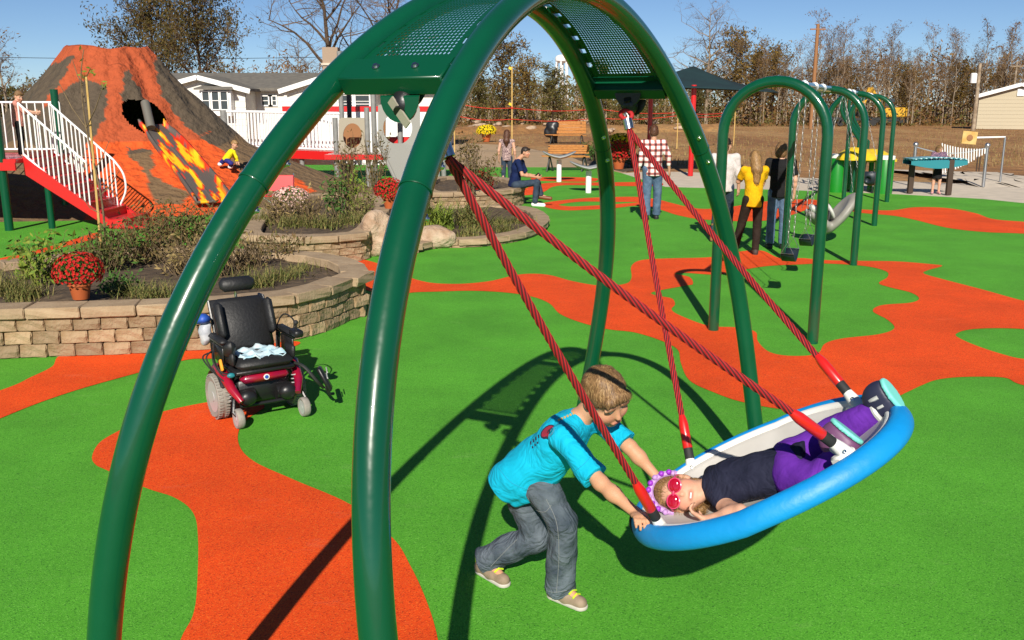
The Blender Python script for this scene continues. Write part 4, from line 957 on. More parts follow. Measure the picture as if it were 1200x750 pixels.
# ---------------------------------------------------------------- red stairs with white railings
def railing(root,a,b,h=.95,n=10,r=.014,posts=True,loop=False,m='white_paint'):
    a=V(a);b=V(b); up=V((0,0,h))
    MB().tube([a+up,b+up],r*1.5,8).build('top_rail',m,root); MB().tube([a+V((0,0,.08)),b+V((0,0,.08))],r*1.5,8).build('bottom_rail',m,root)
    for i in range(n+1):
        p=a.lerp(b,i/n); MB().cyl(p+V((0,0,.08)),p+up,r,seg=6).build('baluster',m,root)
def stairs():
    yb=G(135,268).y; x0=D(28,185,yb).x; x1=D(130,260,yb).x; zt=D(28,186,yb).z; n=8; wd=1.15
    root=thing('red_stairs','red metal stairs with white railings leading down to the rubber ground','stairs',(x1,yb,0))
    run=(x1-x0)/n
    for i in range(n):
        z=zt*(1-i/n); MB().box((x0+run*(i+.5),yb+wd/2,z-.02),(run*1.15,wd,.04),bev=.005).build('tread','red_paint',root)
        MB().box((x0+run*i,yb+wd/2,z+zt/n/2-.02),(.02,wd-.02,zt/n-.045)).build('riser','red_paint',root)
    for yy in (yb-.02,yb+wd+.02):
        mb=MB(); mb.add([(x0,yy-.02,zt+.05),(x1,yy-.02,.16),(x1,yy-.02,.0),(x0,yy-.02,zt-.28),(x0,yy+.02,zt+.05),(x1,yy+.02,.16),(x1,yy+.02,.0),(x0,yy+.02,zt-.28)],[(0,3,2,1),(4,5,6,7),(0,1,5,4),(1,2,6,5),(2,3,7,6),(3,0,4,7)]); mb.build('stringer','red_paint',root,smooth=False)
    MB().box((x1+.12,yb+wd/2,.09),(.30,wd+.1,.17),bev=.01).build('bottom_step','red_paint',root); MB().box((x1+.42,yb+wd/2-.02,.03),(.5,wd+.2,.055),bev=.01).build('foot_plate','red_paint',root)
    railing(root,(x0,yb,zt),(x1-.35,yb,.22),.98,13); xe=D(138,240,yb+wd).x; railing(root,(x0,yb+wd,zt),(xe,yb+wd,.2),.98,15)
    e=V((xe,yb+wd,.2)); MB().tube(catmull([e+V((0,0,.98)),e+V((.16,0,.72)),e+V((.18,0,.4)),e+V((.04,0,.1))],6,closed=False),.02,8).build('end_loop','white_paint',root)
    # upper deck
    dk=thing('play_deck','dark red raised deck at the head of the stairs with green posts','platform',(x0-1.2,yb,0))
    MB().box((x0-1.6,yb+.9,zt-.03),(3.2,2.4,.08),bev=.01).build('deck_board','red_paint',dk); MB().box((x0-1.6,yb-.32,zt-.12),(3.2,.04,.14)).build('fascia','red_paint',dk)
    for x,y in ((x0-.28,yb-.25),(x0-2.9,yb-.25),(x0-.28,yb+2.0),(x0-2.9,yb+2.0)): MB().cyl((x,y,0),(x,y,zt+1.25),.075,seg=14).build('post','green_paint_flat',dk)
    for x,y in ((x0+.35,yb+.05),): MB().cyl((x,y,0),(x,y,zt*.7),.06,seg=12).build('post','green_paint_flat',dk)
    railing(dk,(x0-.2,yb+2.0,zt),(x0-2.8,yb+2.0,zt),1.0,16); railing(dk,(x0-.42,yb-.25,zt),(x0-2.8,yb-.25,zt),1.0,14)
    return x0,yb,zt,wd
STX0,STY,STZ,STW=stairs()
# ---------------------------------------------------------------- sapling tied to a stake
def sapling():
    p=G(121,318,.33); root=thing('staked_sapling','thin bare sapling tied to a pale wooden stake','sapling',p); r=random.Random(2)
    a=D(117,300,p.y);b=D(101,90,p.y)
    MB().tube([V((D(121,318,p.y).x,p.y,p.z)),b],[.016,.012],6).build('stake','sign_wood',root)
    mb=MB(); q=D(99,60,p.y); base=V((D(123,318,p.y).x,p.y+.03,p.z)); mb.tube(catmull([base,D(120,240,p.y),D(101,150,p.y),D(95,95,p.y),D(98,58,p.y)],6,closed=False),[.014*(1-.7*i/24) for i in range(25)],6)
    for u0,v0,u1,v1 in ((101,150,68,95),(101,150,122,98),(97,100,85,70),(98,90,106,80),(110,200,128,165),(116,230,140,200),(117,250,95,230),(100,120,94,86)):
        mb.tube([D(u0,v0,p.y),D((u0+u1)/2,(v0+v1)/2+4,p.y+r.uniform(-.2,.2)),D(u1,v1,p.y+r.uniform(-.3,.3))],[.008,.006,.003],5)
    mb.build('trunk','stem',root); lf=MB()
    for i in range(26): u,v=r.choice(((95,60),(98,75),(106,82),(122,99),(68,96),(100,90),(94,87))); leaf(lf,r,D(u+r.uniform(-5,5),v+r.uniform(-5,6),p.y),.035)
    lf.build('leaves','lime_leaf',root,smooth=False)
sapling()
# ---------------------------------------------------------------- ramp, panels and roof posts of the play structure
mat('panel_beige',(.33,.29,.215),.55); mat('panel_grey',(.27,.265,.235),.5)
def ramp():
    yr=27.5; root=thing('play_ramp','long raised white railed ramp with red edge beside the volcano','ramp',(D(330,190,yr).x,yr,0))
    a=D(262,176,yr+1.5);b=D(402,185,yr); a.z=b.z=.0; za=D(262,168,yr+1.5).z; zb=D(402,183,yr).z; a.z=za-.25;b.z=zb
    MB().beam(a,b,.08,.24).build('fascia','red_paint',root); MB().beam(a+V((0,.7,.05)),b+V((0,.7,.05)),1.3,.06).build('ramp_deck','red_paint',root)
    railing(root,a+V((0,-.03,.1)),b+V((0,-.03,.1)),1.1,34,.022); railing(root,a+V((0,1.4,.1)),b+V((0,1.4,.1)),1.1,34,.022)
    for t in (0,.33,.66,1):
        p=a.lerp(b,t); MB().cyl((p.x,p.y+.1,0),(p.x,p.y+.1,p.z),.07,seg=10).build('leg','grey_post',root)
    p=D(263,150,yr+1.4); MB().cyl((p.x,p.y,0),(p.x,p.y,D(263,129,yr+1.4).z),.1,seg=12).build('end_post','grey_post',root)
    wp=thing('white_wall_panel','plain white guard wall behind the porthole panel with red cap','wall panel',(D(425,150,yr+2.2).x,yr+2.2,0))
    c0=D(332,128,yr+2.2);c1=D(520,128,yr+2.2); c0.z=.4; c1.z=.4; zt=D(425,130,yr+2.2).z
    MB().box(((c0.x+c1.x)/2,yr+2.2,(.4+zt)/2),(c1.x-c0.x,.06,zt-.4)).build('panel','white_paint',wp); MB().box(((c0.x+c1.x)/2,yr+2.2,zt+.06),(c1.x-c0.x+.05,.1,.16)).build('cap_rail','red_paint',wp)
    for x in (c0.x+.2,c1.x-.2): MB().cyl((x,yr+2.2,0),(x,yr+2.2,.42),.06,seg=10).build('leg','grey_post',wp)
ramp()
def play_tower():
    y=26.0; root=thing('play_tower','beige porthole panel and grey arch panel between grey posts with red deck','play structure',(D(430,200,y).x,y,0))
    def post(u,vt,dy=0,m='grey_post',vb=None): 
        p=D(u,200,y+dy); MB().cyl((p.x,p.y,0),(p.x,p.y,D(u,vt,y+dy).z),.07,seg=12).build('post',m,root)
    post(395,138);post(432,126);post(440,60);post(403,60,1.5);post(412,60,2.5,'dark_metal');post(470,112,.6); post(520,95,1)
    # porthole panel: square with a round hole
    def holed(name,m,u0,u1,v0,v1,cu,cv,ru,rv,th=.05,base=y-.02,arch_=False):
        mb=MB(); n=40; A=[];Bq=[]
        for k in range(n):
            an=2*PI*(k+.5)/n; cx_,sy_=math.cos(an),math.sin(an); A.append((cu+ru*cx_,cv+rv*sy_))
            tx=(u1-cu)/cx_ if cx_>0 else (u0-cu)/cx_; ty=(v1-cv)/sy_ if sy_>0 else (v0-cv)/sy_; t=min(tx,ty); Bq.append((cu+t*cx_,cv+t*sy_))
        f_=[D(*q,base) for q in A]+[D(*q,base) for q in Bq]; bk=[p+V((0,th,0)) for p in f_]; N=2*n
        fs=[(k,(k+1)%n,n+(k+1)%n,n+k) for k in range(n)]+[(N+k,N+n+k,N+n+(k+1)%n,N+(k+1)%n) for k in range(n)]+[(k,N+k,N+(k+1)%n,(k+1)%n) for k in range(n)]+[(n+k,n+(k+1)%n,N+n+(k+1)%n,N+n+k) for k in range(n)]
        mb.add(f_+bk,fs); return mb.build(name,m,root,auto=30)
    holed('porthole_panel','panel_beige',397,431,138,180,413,159,11,14.5)
    MB().box((D(413,159,y+.9).x,y+.9,D(413,159,y).z),(.55,.04,.75)).build('inner_panel','rust',root)
    # grey arch panel with window and slanted slide sides
    holed('arch_panel','panel_grey',443,492,122,170,466,150,17,19,base=y-.3)
    MB().box((D(466,165,y+.8).x,y+.8,D(466,165,y+.8).z),(1.0,.05,.22)).build('red_cross_bar','red_paint',root)
    for u,q in ((450,0),(470,1)):
        MB().tube([D(u,136,y+.9),D(u,172,y+.9)],.05,8).build('inner_post','rust',root)
    a=[D(444,168,y-.3),D(492,168,y-.3),D(482,215,y-1.6),D(466,215,y-1.6)]
    mb=MB(); mb.add(a+[p+V((0,.07,0)) for p in a],[(0,3,2,1),(4,5,6,7),(0,1,5,4),(1,2,6,5),(2,3,7,6),(3,0,4,7)]); mb.build('slide_chute','panel_grey',root,smooth=False)
    for pa,pb in ((a[0],a[3]),(a[1],a[2])): MB().tube([pa-V((0,.06,0)),pb-V((0,.06,0))],.05,8).build('slide_edge','panel_grey',root)
    MB().box((D(440,184,y+.5).x,y+.5,D(440,184,y).z),(2.6,1.4,.14),bev=.01).build('deck','red_paint',root)
play_tower()
def folding_seat():
    p=G(322,255,.0); p=G(327,250,0); root=thing('red_folding_seat','small red folding seat with crossed grey legs by the pink flowers','chair',p)
    s=.028*0+1; w=.62
    MB().box((p.x,p.y+.12,.62),(w,.03,.34),Euler((R(-12),0,0)).to_matrix(),bev=.01).build('back_cloth','red_paint',root); MB().box((p.x,p.y-.08,.38),(w,.42,.03),bev=.01).build('seat_cloth','red_paint',root)
    for sg in (-1,1):
        MB().tube([(p.x-.3*sg,p.y-.28,0),(p.x+.3*sg,p.y-.28,.4)],.014,6).build('leg','galv',root); MB().tube([(p.x-.3*sg,p.y+.16,0),(p.x+.3*sg,p.y+.16,.4)],.014,6).build('leg','galv',root); MB().tube([(p.x+.3*sg,p.y+.1,.38),(p.x+.3*sg,p.y+.2,.82)],.014,6).build('back_post','galv',root)
folding_seat()
# ---------------------------------------------------------------- trees
mat('bark_pale',(.3,.24,.17),.9,c2=(.17,.12,.075),ns=3,rnd=.25); mat('bark_dark',(.09,.055,.032),.95,c2=(.055,.034,.02),ns=4); mat('twig',(.13,.082,.048),.95,rnd=.2)
def fol(name,cs,ns=1.6):
    m=mat(name,cs[0],.8,spec=.2); N=m.node_tree.nodes;L=m.node_tree.links;b=N['Principled BSDF']
    tc=N.new('ShaderNodeTexCoord'); n=N.new('ShaderNodeTexNoise'); n.inputs['Scale'].default_value=ns; n.inputs['Detail'].default_value=4; L.new(tc.outputs['Object'],n.inputs['Vector'])
    r=N.new('ShaderNodeValToRGB'); e=r.color_ramp.elements; e[0].position=.3;e[0].color=(*cs[0],1);e[1].position=.7;e[1].color=(*cs[-1],1)
    for i,c in enumerate(cs[1:-1]): x=e.new(.3+.4*(i+1)/(len(cs)-1)); x.color=(*c,1)
    L.new(n.outputs['Fac'],r.inputs['Fac']); oi=N.new('ShaderNodeObjectInfo'); mr=N.new('ShaderNodeMapRange'); mr.inputs['To Min'].default_value=.75; mr.inputs['To Max'].default_value=1.3; L.new(oi.outputs['Random'],mr.inputs['Value'])
    hs=N.new('ShaderNodeHueSaturation'); L.new(mr.outputs[0],hs.inputs['Value']); L.new(r.outputs[0],hs.inputs['Color']); L.new(hs.outputs[0],b.inputs['Base Color']); return m
fol('foliage_brown',[(.10,.05,.018),(.17,.09,.03),(.07,.045,.02)]); fol('foliage_olive',[(.035,.04,.01),(.11,.09,.022),(.07,.07,.016)]); fol('foliage_gold',[(.06,.04,.012),(.2,.12,.025),(.11,.075,.02),(.05,.05,.012)])
def make_tree(seed,H,spread,trunk_h,nlimb,upward,leaves,ls,barkm,leafm,trunk_r=None,twigs=3,lean=(0,0)):
    r=random.Random(seed); tr=MB(); cr=MB(); lf=[]
    tr_r=trunk_r or H*.014
    pts=[V((0,0,0))]; 
    for i in range(1,8):
        t=i/7; pts.append(V((lean[0]*t*H+r.gauss(0,.012*H*t),lean[1]*t*H+r.gauss(0,.012*H*t),H*.93*t)))
    tr.tube(pts,[tr_r*(1-.88*(i/7)) for i in range(8)],7)
    def at(t): k=min(int(t*7),6); f=t*7-k; return pts[k].lerp(pts[k+1],f)
    def branch(p,d,L,rad,dep):
        n=5; q=[p]; dd=d.copy()
        for i in range(n):
            dd=(dd+V((r.gauss(0,.16),r.gauss(0,.16),r.gauss(0,.12)+.06*upward))).normalized(); q.append(q[-1]+dd*(L/n))
        (tr if dep==0 else cr).tube(q,[rad*(1-.75*i/n) for i in range(n+1)],5 if dep==0 else 3,cap=False)
        if dep<twigs-1:
            for i in range(r.randint(4,6)):
                k=r.randint(1,n); b=q[k]; s=(dd*upward*.5+V((r.gauss(0,1),r.gauss(0,1),r.gauss(0,.6)+.3*upward))).normalized(); branch(b,s,L*r.uniform(.4,.62),rad*.42,dep+1)
        else: lf.extend(q[2:])
    for i in range(nlimb):
        t=trunk_h+(1-trunk_h)*(i+r.random())/nlimb*.97; a=i*2.4+r.uniform(-.4,.4); sp=spread*(1-.6*max(0,(t-trunk_h)/(1-trunk_h)))*r.uniform(.75,1.15)
        d=V((math.cos(a),math.sin(a),upward*r.uniform(.6,1.2))).normalized(); branch(at(t),d,sp*H,tr_r*(1-.8*t)*.6+.008,0)
    for i in range(leaves):
        c=r.choice(lf)+V((r.gauss(0,1),r.gauss(0,1),r.gauss(0,1)))*(.28 if leaves>1000 else .13)*(H/10); leaf(cr,r,c,ls*r.uniform(.6,1.4),1)
    a=tr.build('trunk',barkm,None); b=cr.build('crown',['twig',leafm],None,smooth=False)
    ma,mb_=a.data,b.data; bpy.data.objects.remove(a); bpy.data.objects.remove(b); return ma,mb_
def put_tree(src,name,label,u,vb,dist,H,H0,group=None,rz=None,sx=1.0,cat='tree'):
    x=D(u,124,dist).x; root=thing(name,label,cat,(x,dist,-.05),rnd.uniform(0,6) if rz is None else rz,group); s=H/H0
    for nm,me in (('trunk',src[0]),('crown',src[1])):
        o=bpy.data.objects.new(nm,me); col.objects.link(o); o.parent=root; o.scale=(s*sx,s*sx,s)
    return root
def Hat(v,dist): return (124-v)/FPX*dist*1.02+CAMH
T_slim=[make_tree(10+i,10,.2,.32,15,1.3,420,.09,'bark_pale','foliage_brown',.085,4) for i in range(4)]
T_round=make_tree(21,10,.46,.22,16,.6,60,.09,'bark_pale','foliage_brown',.16,4)
T_oak=[make_tree(31+i,10,.36,.2,18,.5,3600,.17,'bark_dark','foliage_gold',.17) for i in range(2)]
T_olive=[make_tree(41+i,10,.38,.12,18,.5,4200,.19,'bark_dark','foliage_olive',.17) for i in range(2)]
T_bare=make_tree(51,10,.5,.25,11,.75,40,.08,'bark_dark','foliage_brown',.2,4,lean=(-.1,0))
fol('foliage_dusk',[(.028,.026,.009),(.12,.075,.018),(.05,.048,.013),(.085,.05,.014)],2.2)
T_big=[make_tree(61+i,10,.33,.16,22,.9,14000,.10,'bark_dark','foliage_dusk',.12,4) for i in range(2)]
r9=random.Random(99)
slim_feat=['tall slender pale barked tree at the wood edge','thin leafless tree with whitish trunk at the wood edge','slim bare tree with a few brown leaves at the wood edge','spindly tree with upswept twigs at the wood edge']
for i in range(54):
    u=890+ (1240-890)*(i+.5)/54+r9.uniform(-6,6); d=r9.uniform(106,124); vt=r9.uniform(28,72)+ (8 if u<940 else 0); k=r9.randrange(4)
    put_tree(T_slim[k],'woodland_tree',slim_feat[k],u,145,d,Hat(vt,d),10,'slender trees along the far wood edge')
put_tree(T_round,'bare_tree','wide round leafless tree rising behind the shade canopy',828,145,112,Hat(10,112),10,cat='tree')
put_tree(T_slim[1],'woodland_tree','tall tree with a reddish tuft behind the first swing arch',955,145,112,Hat(14,112),10)
put_tree(T_slim[2],'woodland_tree','thin pale tree behind the second swing arch',985,145,110,Hat(28,110),10)
for i,(u,vt,d,k,nm) in enumerate(((860,38,118,0,'dense dark oak between the round bare tree and the swing arches'),(905,52,120,1,'bushy golden brown tree right of the dark oak'),(880,60,112,1,'low rusty tree in front of the dark oak'),(985,70,116,1,'rusty full crowned tree behind the grey chair swing'),(1060,76,114,0,'dark full crowned tree behind the far swing arch'),(1125,72,116,1,'rusty full crowned tree left of the grey utility pole'),(1172,80,112,0,'dark low tree just behind the tan shed'),(590,40,118,0,'tall dark leaved tree seen through the green arch'),(618,66,110,1,'brown leaved tree beside the water tower'))):
    put_tree(T_oak[k],'autumn_tree',nm,u,145,d,Hat(vt,d),10)
for i,(u,vt,d,k,nm) in enumerate(((700,72,105,0,'olive round tree in front of the water tower'),(735,96,100,1,'low olive tree behind the slatted benches'),(648,80,104,1,'olive bushy tree below the water tower'),(765,84,100,0,'olive tree framed between the arch legs'),(815,96,100,1,'low green tree below the shade canopy'),(560,82,112,1,'olive tree at the edge of the front arch leg'))):
    put_tree(T_olive[k],'olive_tree',nm,u,145,d,Hat(vt,d),10,sx=1.1)
put_tree(T_big[0],'autumn_tree','tall golden autumn tree rising behind the volcano crater',238,130,68,13.5,10,rz=.3,sx=.8)
put_tree(T_big[1],'autumn_tree','tall dark autumn tree half hidden behind the volcano',186,130,74,15.0,10,rz=1.3,sx=.8)
put_tree(T_bare,'bare_tree','large leafless tree leaning behind the white house',398,130,62,12.5,10,rz=.2)
put_tree(T_bare,'bare_tree','second leafless tree behind the white house close to the arch tube',455,130,64,11.5,10,rz=2.6)
put_tree(T_round,'bare_tree','small leafless tree behind the house roof',352,130,80,Hat(42,80),10,rz=1)
put_tree(T_slim[0],'bare_tree','sparse tree with dry leaves beside the stairs deck',6,130,44,Hat(30,44),10,rz=1,sx=1.6)
for i,(u,vt,d) in enumerate(((20,102,60),(60,104,62),(92,108,60),(-15,98,58))): put_tree(T_olive[i%2],'olive_tree',['olive bush low behind the stairs deck railing','olive bush at the left foot of the volcano','olive bush against the volcano slope','olive bush under the sparse dry tree'][i],u,130,d,Hat(vt,d),10,sx=1.7)
# the wood behind: one mass
def woods():
    r=random.Random(5); mb=MB()
    prof=[(-60,98),(60,100),(130,96),(200,86),(300,82),(420,80),(520,88),(560,96),(640,100),(720,100),(780,96),(850,86),(900,80),(950,88),(1000,76),(1050,82),(1100,74),(1150,80),(1200,72),(1260,80)]
    def top(u):
        for (a,b),(c,d) in zip(prof,prof[1:]):
            if a<=u<=c: return b+(d-b)*(u-a)/(c-a)
        return 90
    for i in range(56000):
        u=r.uniform(-60,1260); d=r.uniform(122,170) if u>500 else r.uniform(150,190); h=Hat(top(u)+6*math.sin(u*.09)+4*math.sin(u*.31)+3*math.sin(u*.83),d); z=h*(1-r.random()**.8*.98)*(1+.25*(r.random()**4)); x=D(u,124,d).x
        s=r.uniform(.16,.45); mi=0 if u>860 or 180<u<470 else (1 if r.random()<.7 else 2)
        if u>840 and r.random()<.18: mi=2
        leaf(mb,r,(x,d,z),s,mi)
    for i in range(420):
        u=r.uniform(480,1260); d=r.uniform(120,140); x=D(u,124,d).x; h=Hat(top(u)-r.uniform(-12,10),d); mb.tube([(x,d,0),(x+r.uniform(-.6,.6),d,h)],[.12,.02],3,3,cap=False)
    tag(mb.build('woods',['foliage_brown','foliage_olive','foliage_gold','bark_pale'],None,smooth=False),'dense brown autumn wood behind the dirt field','woods',kind='stuff')
woods()
def brush():
    r=random.Random(6); mb=MB()
    for i in range(9000):
        u=r.uniform(520,1240); d=r.uniform(104,124); x=D(u,124,d).x; leaf(mb,r,(x,d,r.random()**2*2.6),r.uniform(.12,.32),0 if r.random()<.6 else 1)
    tag(mb.build('undergrowth',['foliage_brown','foliage_olive'],None,smooth=False),'low brown undergrowth along the foot of the wood','undergrowth',kind='stuff')
brush()
def weeds():
    r=random.Random(16); mb=MB()
    for i in range(9000):
        u=r.uniform(500,1240); v=140+ (r.random()**1.3)*55; p=G(u,v)
        if p.y>100: continue
        if v>168 and u<740: continue
        if v>198: continue
        blade(mb,r,p+V((0,0,-.02)),r.uniform(.08,.3),r.uniform(.2,.8),.03,0,2)
    tag(mb.build('dry_grass','straw',None,smooth=False),'sparse dry grass over the bare dirt field','grass',kind='stuff')
weeds()
# ---------------------------------------------------------------- houses
mat('siding_white',(.74,.72,.66),.7,c2=(.68,.66,.6),ns=2); mat('siding_tan',(.46,.4,.28),.8); mat('roof_grey',(.12,.11,.095),.95,c2=(.16,.145,.12),ns=4); mat('window_dark',(.05,.06,.065),.15); mat('roof_brown',(.2,.13,.09),.9,c2=(.16,.1,.07),ns=5); mat('brick',(.33,.24,.17),.9)
def siding(root,name,m,x0,x1,y,z0,z1,step=.2):
    n=max(1,int((z1-z0)/step))
    for i in range(n):
        a=z0+(z1-z0)*i/n;b=z0+(z1-z0)*(i+1)/n
        MB().add([(x0,y-.012,a),(x1,y-.012,a),(x1,y+.008,b),(x0,y+.008,b),(x0,y+.1,a),(x1,y+.1,a),(x1,y+.1,b),(x0,y+.1,b)],[(0,1,2,3),(0,4,5,1),(3,2,6,7),(0,3,7,4),(1,5,6,2)]).build(name,m,root,smooth=False)
def gable_roof(mb,x0,x1,y0,y1,ze,zr,axis='y',ov=.35,th=.14):
    if axis=='y':   # ridge runs along y
        xm=(x0+x1)/2; sl=(zr-ze)/((x1-x0)/2)
        for s in (-1,1):
            xe=xm+s*((x1-x0)/2+ov); z=ze-ov*sl
            q=[(xm,y0-ov,zr),(xe,y0-ov,z),(xe,y1,z),(xm,y1,zr)]; mb.add(q+[(a,b,c+th) for a,b,c in q],[(0,1,2,3),(4,7,6,5),(0,4,5,1),(1,5,6,2),(2,6,7,3),(3,7,4,0)])
    else:
        ym=(y0+y1)/2; sl=(zr-ze)/((y1-y0)/2)
        for s in (-1,1):
            ye=ym+s*((y1-y0)/2+ov); z=ze-ov*sl
            q=[(x0-ov,ym,zr),(x0-ov,ye,z),(x1+ov,ye,z),(x1+ov,ym,zr)]; mb.add(q+[(a,b,c+th) for a,b,c in q],[(0,1,2,3),(4,7,6,5),(0,4,5,1),(1,5,6,2),(2,6,7,3),(3,7,4,0)])
def window(root,x,y,z,w,h,fr_=.07):
    f=MB()
    f.box((x,y-.03,z+h/2+fr_/2),(w+2*fr_,.06,fr_)).box((x,y-.03,z-h/2-fr_/2),(w+2*fr_,.06,fr_)).box((x-w/2-fr_/2,y-.03,z),(fr_,.06,h)).box((x+w/2+fr_/2,y-.03,z),(fr_,.06,h)).box((x,y-.025,z),(w,.04,.035))
    o=f.build('window','white_paint',root); MB().box((x,y+.02,z),(w,.04,h)).build('pane','window_dark',o)
def white_house():
    y=50.0; X=lambda u,dy=0: D(u,124,y+dy).x; Z=lambda v,dy=0: D(600,v,y+dy).z; ze=Z(105); root=thing('white_house','low white house with grey roof, gabled wings and bay window','house',(X(310),y,0))
    # main body and wings
    MB().box(((X(150)+X(520))/2,y+5.2,ze/2),(X(520)-X(150),6,ze)).build('wall','siding_white',root)
    mb=MB(); gable_roof(mb,X(150),X(520),y+2.0,y+9.4,ze+.05,Z(90,5)+.1,'x'); mb.build('roof','roof_grey',root,smooth=False)
    for (u0,u1,pk) in ((183,288,88),(337,440,86)):
        x0,x1=X(u0),X(u1); zr=Z(pk)-.12; xm=(x0+x1)/2
        siding(root,'siding_board','siding_white',x0,x1,y,0,ze,.28)
        mb=MB(); mb.add([(x0,y,ze),(x1,y,ze),(xm,y,zr)],[(0,1,2)]); mb.add([(x0,y+3,0),(x0,y,0),(x0,y,ze),(x0,y+3,ze)],[(0,1,2,3)]); mb.add([(x1,y,0),(x1,y+3,0),(x1,y+3,ze),(x1,y,ze)],[(0,1,2,3)]); mb.build('gable_wall','siding_white',root,smooth=False)
        mb=MB(); gable_roof(mb,x0,x1,y,y+6,ze,zr,'y'); mb.build('roof','roof_grey',root,smooth=False)
        mb=MB(); sl=(zr-ze)/((x1-x0)/2)
        for s in (-1,1):
            xe=xm+s*((x1-x0)/2+.36); a=V((xm,y-.38,zr-.0)); b=V((xe,y-.38,ze-.36*sl)); mb.beam(a,b,.05,.24)
        mb.build('barge_board','white_paint',root)
    siding(root,'siding_board','siding_white',X(288),X(337),y+2.1,0,ze,.28)
    mb=MB(); mb.beam((X(288),y+1.9,ze-.02),(X(337),y+1.9,ze-.02),.12,.14); mb.build('gutter','white_paint',root)
    # bay window
    bx0,bx1=X(239),X(275); MB().box(((bx0+bx1)/2,y-.3,Z(121)),(bx1-bx0,.6,Z(106)-Z(136)),bev=.02).build('bay','white_paint',root)
    for u in (246.5,257.5,267.5): window(root,X(u),y-.62,Z(118),.32,.86,.05)
    mb=MB(); q=[(bx0-.2,y-.85,Z(105.5)),(bx1+.2,y-.85,Z(105.5)),(bx1-.1,y,Z(101.5)),(bx0+.1,y,Z(101.5))]; mb.add(q+[(a,b,c+.08) for a,b,c in q],[(0,1,2,3),(4,5,6,7),(0,4,5,1),(1,5,6,2),(3,7,4,0)]); mb.build('bay_roof','roof_grey',root,smooth=False)
    window(root,X(301),y+2.08,Z(118,2),.5,.45); window(root,X(308.5),y+2.08,Z(118,2),.35,.45)
    MB().box((X(332),y+2.05,Z(130,2)),(.85,.06,2.0)).build('door','siding_white',root)
    MB().box((X(374),y+4.0,Z(82,4)),(.85,.8,2.4)).build('chimney','brick',root); 
    MB().box((X(374),y+4.0,Z(75.5,4)),(1.0,.95,.12)).build('chimney_cap','concrete',root)
    for u in (405,425,455): window(root,X(u),y-.01 if u<438 else y+2.1,Z(122),.7,1.0)
white_house()
def shed():
    y=92.0; X=lambda u: D(u,124,y).x; Z=lambda v: D(600,v,y).z; root=thing('tan_shed','tan sided gabled shed with white trim at the field edge','shed',(X(1190),y,0)); x0,x1=X(1151),X(1237); ze=Z(112.5); zr=Z(99.5); z0=0
    siding(root,'siding_board','siding_tan',x0,x1,y,0,ze,.32)
    xm=(x0+x1)/2; mb=MB(); mb.add([(x0,y,ze),(x1,y,ze),(xm,y,zr)],[(0,1,2)]); mb.add([(x0,y+6,0),(x0,y,0),(x0,y,ze),(x0,y+6,ze)],[(0,1,2,3)]); mb.build('gable_wall','siding_tan',root,smooth=False)
    mb=MB(); gable_roof(mb,x0,x1,y,y+7,ze,zr,'y',.4,.18); mb.build('roof','roof_grey',root,smooth=False)
    mb=MB(); sl=(zr-ze)/((x1-x0)/2)
    for s in (-1,1): mb.beam((xm,y-.42,zr+.05),(xm+s*((x1-x0)/2+.42),y-.42,ze-.42*sl+.05),.06,.34)
    mb.build('barge_board','white_paint',root); MB().box((xm,y-.06,Z(108)),(.6,.08,.7)).build('gable_vent','white_paint',root); root.rotation_euler=(0,0,-.44)
shed()
# ---------------------------------------------------------------- poles, wire, tower, digger, tape
def pole(label,u,vt,vb,dist,r,m,box=None):
    x=D(u,124,dist).x; zt=D(u,vt,dist).z; root=thing('utility_pole',label,'pole',(x,dist,0)); MB().tube([(x,dist,-.1),(x,dist,zt)],[r,r*.7],10).build('shaft',m,root)
    if box: p=D(u-2.5,box,dist-.4); MB().lathe([(.28,0),(.28,.8),(.2,.88)],p-V((0,0,.4)),12).build('transformer','white_paint',root)
    else: MB().box((x,dist-.1,zt-.5),(1.5,.12,.12)).build('cross_arm',m,root)
pole('grey utility pole with white transformer near the tan shed',1143.5,74,147,88,.2,'bark_pale',92)
pole('reddish brown utility pole behind the second swing arch',952,28,138,95,.22,'rust')
pole('thin wooden pole behind the tan shed',1186,72,140,104,.15,'bark_pale')
def wire():
    a=D(-200,62,58);b=D(430,66,66); mb=MB(); mb.tube([a.lerp(b,i/20)+V((0,0,-.25*math.sin(PI*i/20))) for i in range(21)],.018,5); tag(mb.build('power_line','dark_metal',None),'thin dark power line crossing the sky behind the volcano','power line')
wire()
def water_tower():
    y=620.0; c=D(658.5,72,y); root=thing('water_tower','white water tower far behind the trees','water tower',(c.x,y,0)); w=4.3
    z0=D(658,72.5,y).z;z1=D(658,64,y).z
    MB().lathe([(.5,z0-1),(w*.7,z0-.6),(w,z0+.6),(w,z0+(z1-z0)*.6),(w*.8,z0+(z1-z0)*.85),(w*.3,z1),(0,z1)],(c.x,y,0),24).build('tank','white_paint',root)
    for k in range(6):
        a=2*PI*k/6+.3; MB().tube([(c.x+w*.95*math.cos(a),y+w*.95*math.sin(a),0),(c.x+w*.85*math.cos(a),y+w*.85*math.sin(a),z0)],.6,8).build('leg','white_paint',root)
    MB().cyl((c.x,y,0),(c.x,y,z0),1.1,seg=12).build('riser_pipe','white_paint',root)
water_tower()
mat('digger_yellow',(.6,.33,.02),.5); mat('tape_red',(.6,.03,.012),.6)
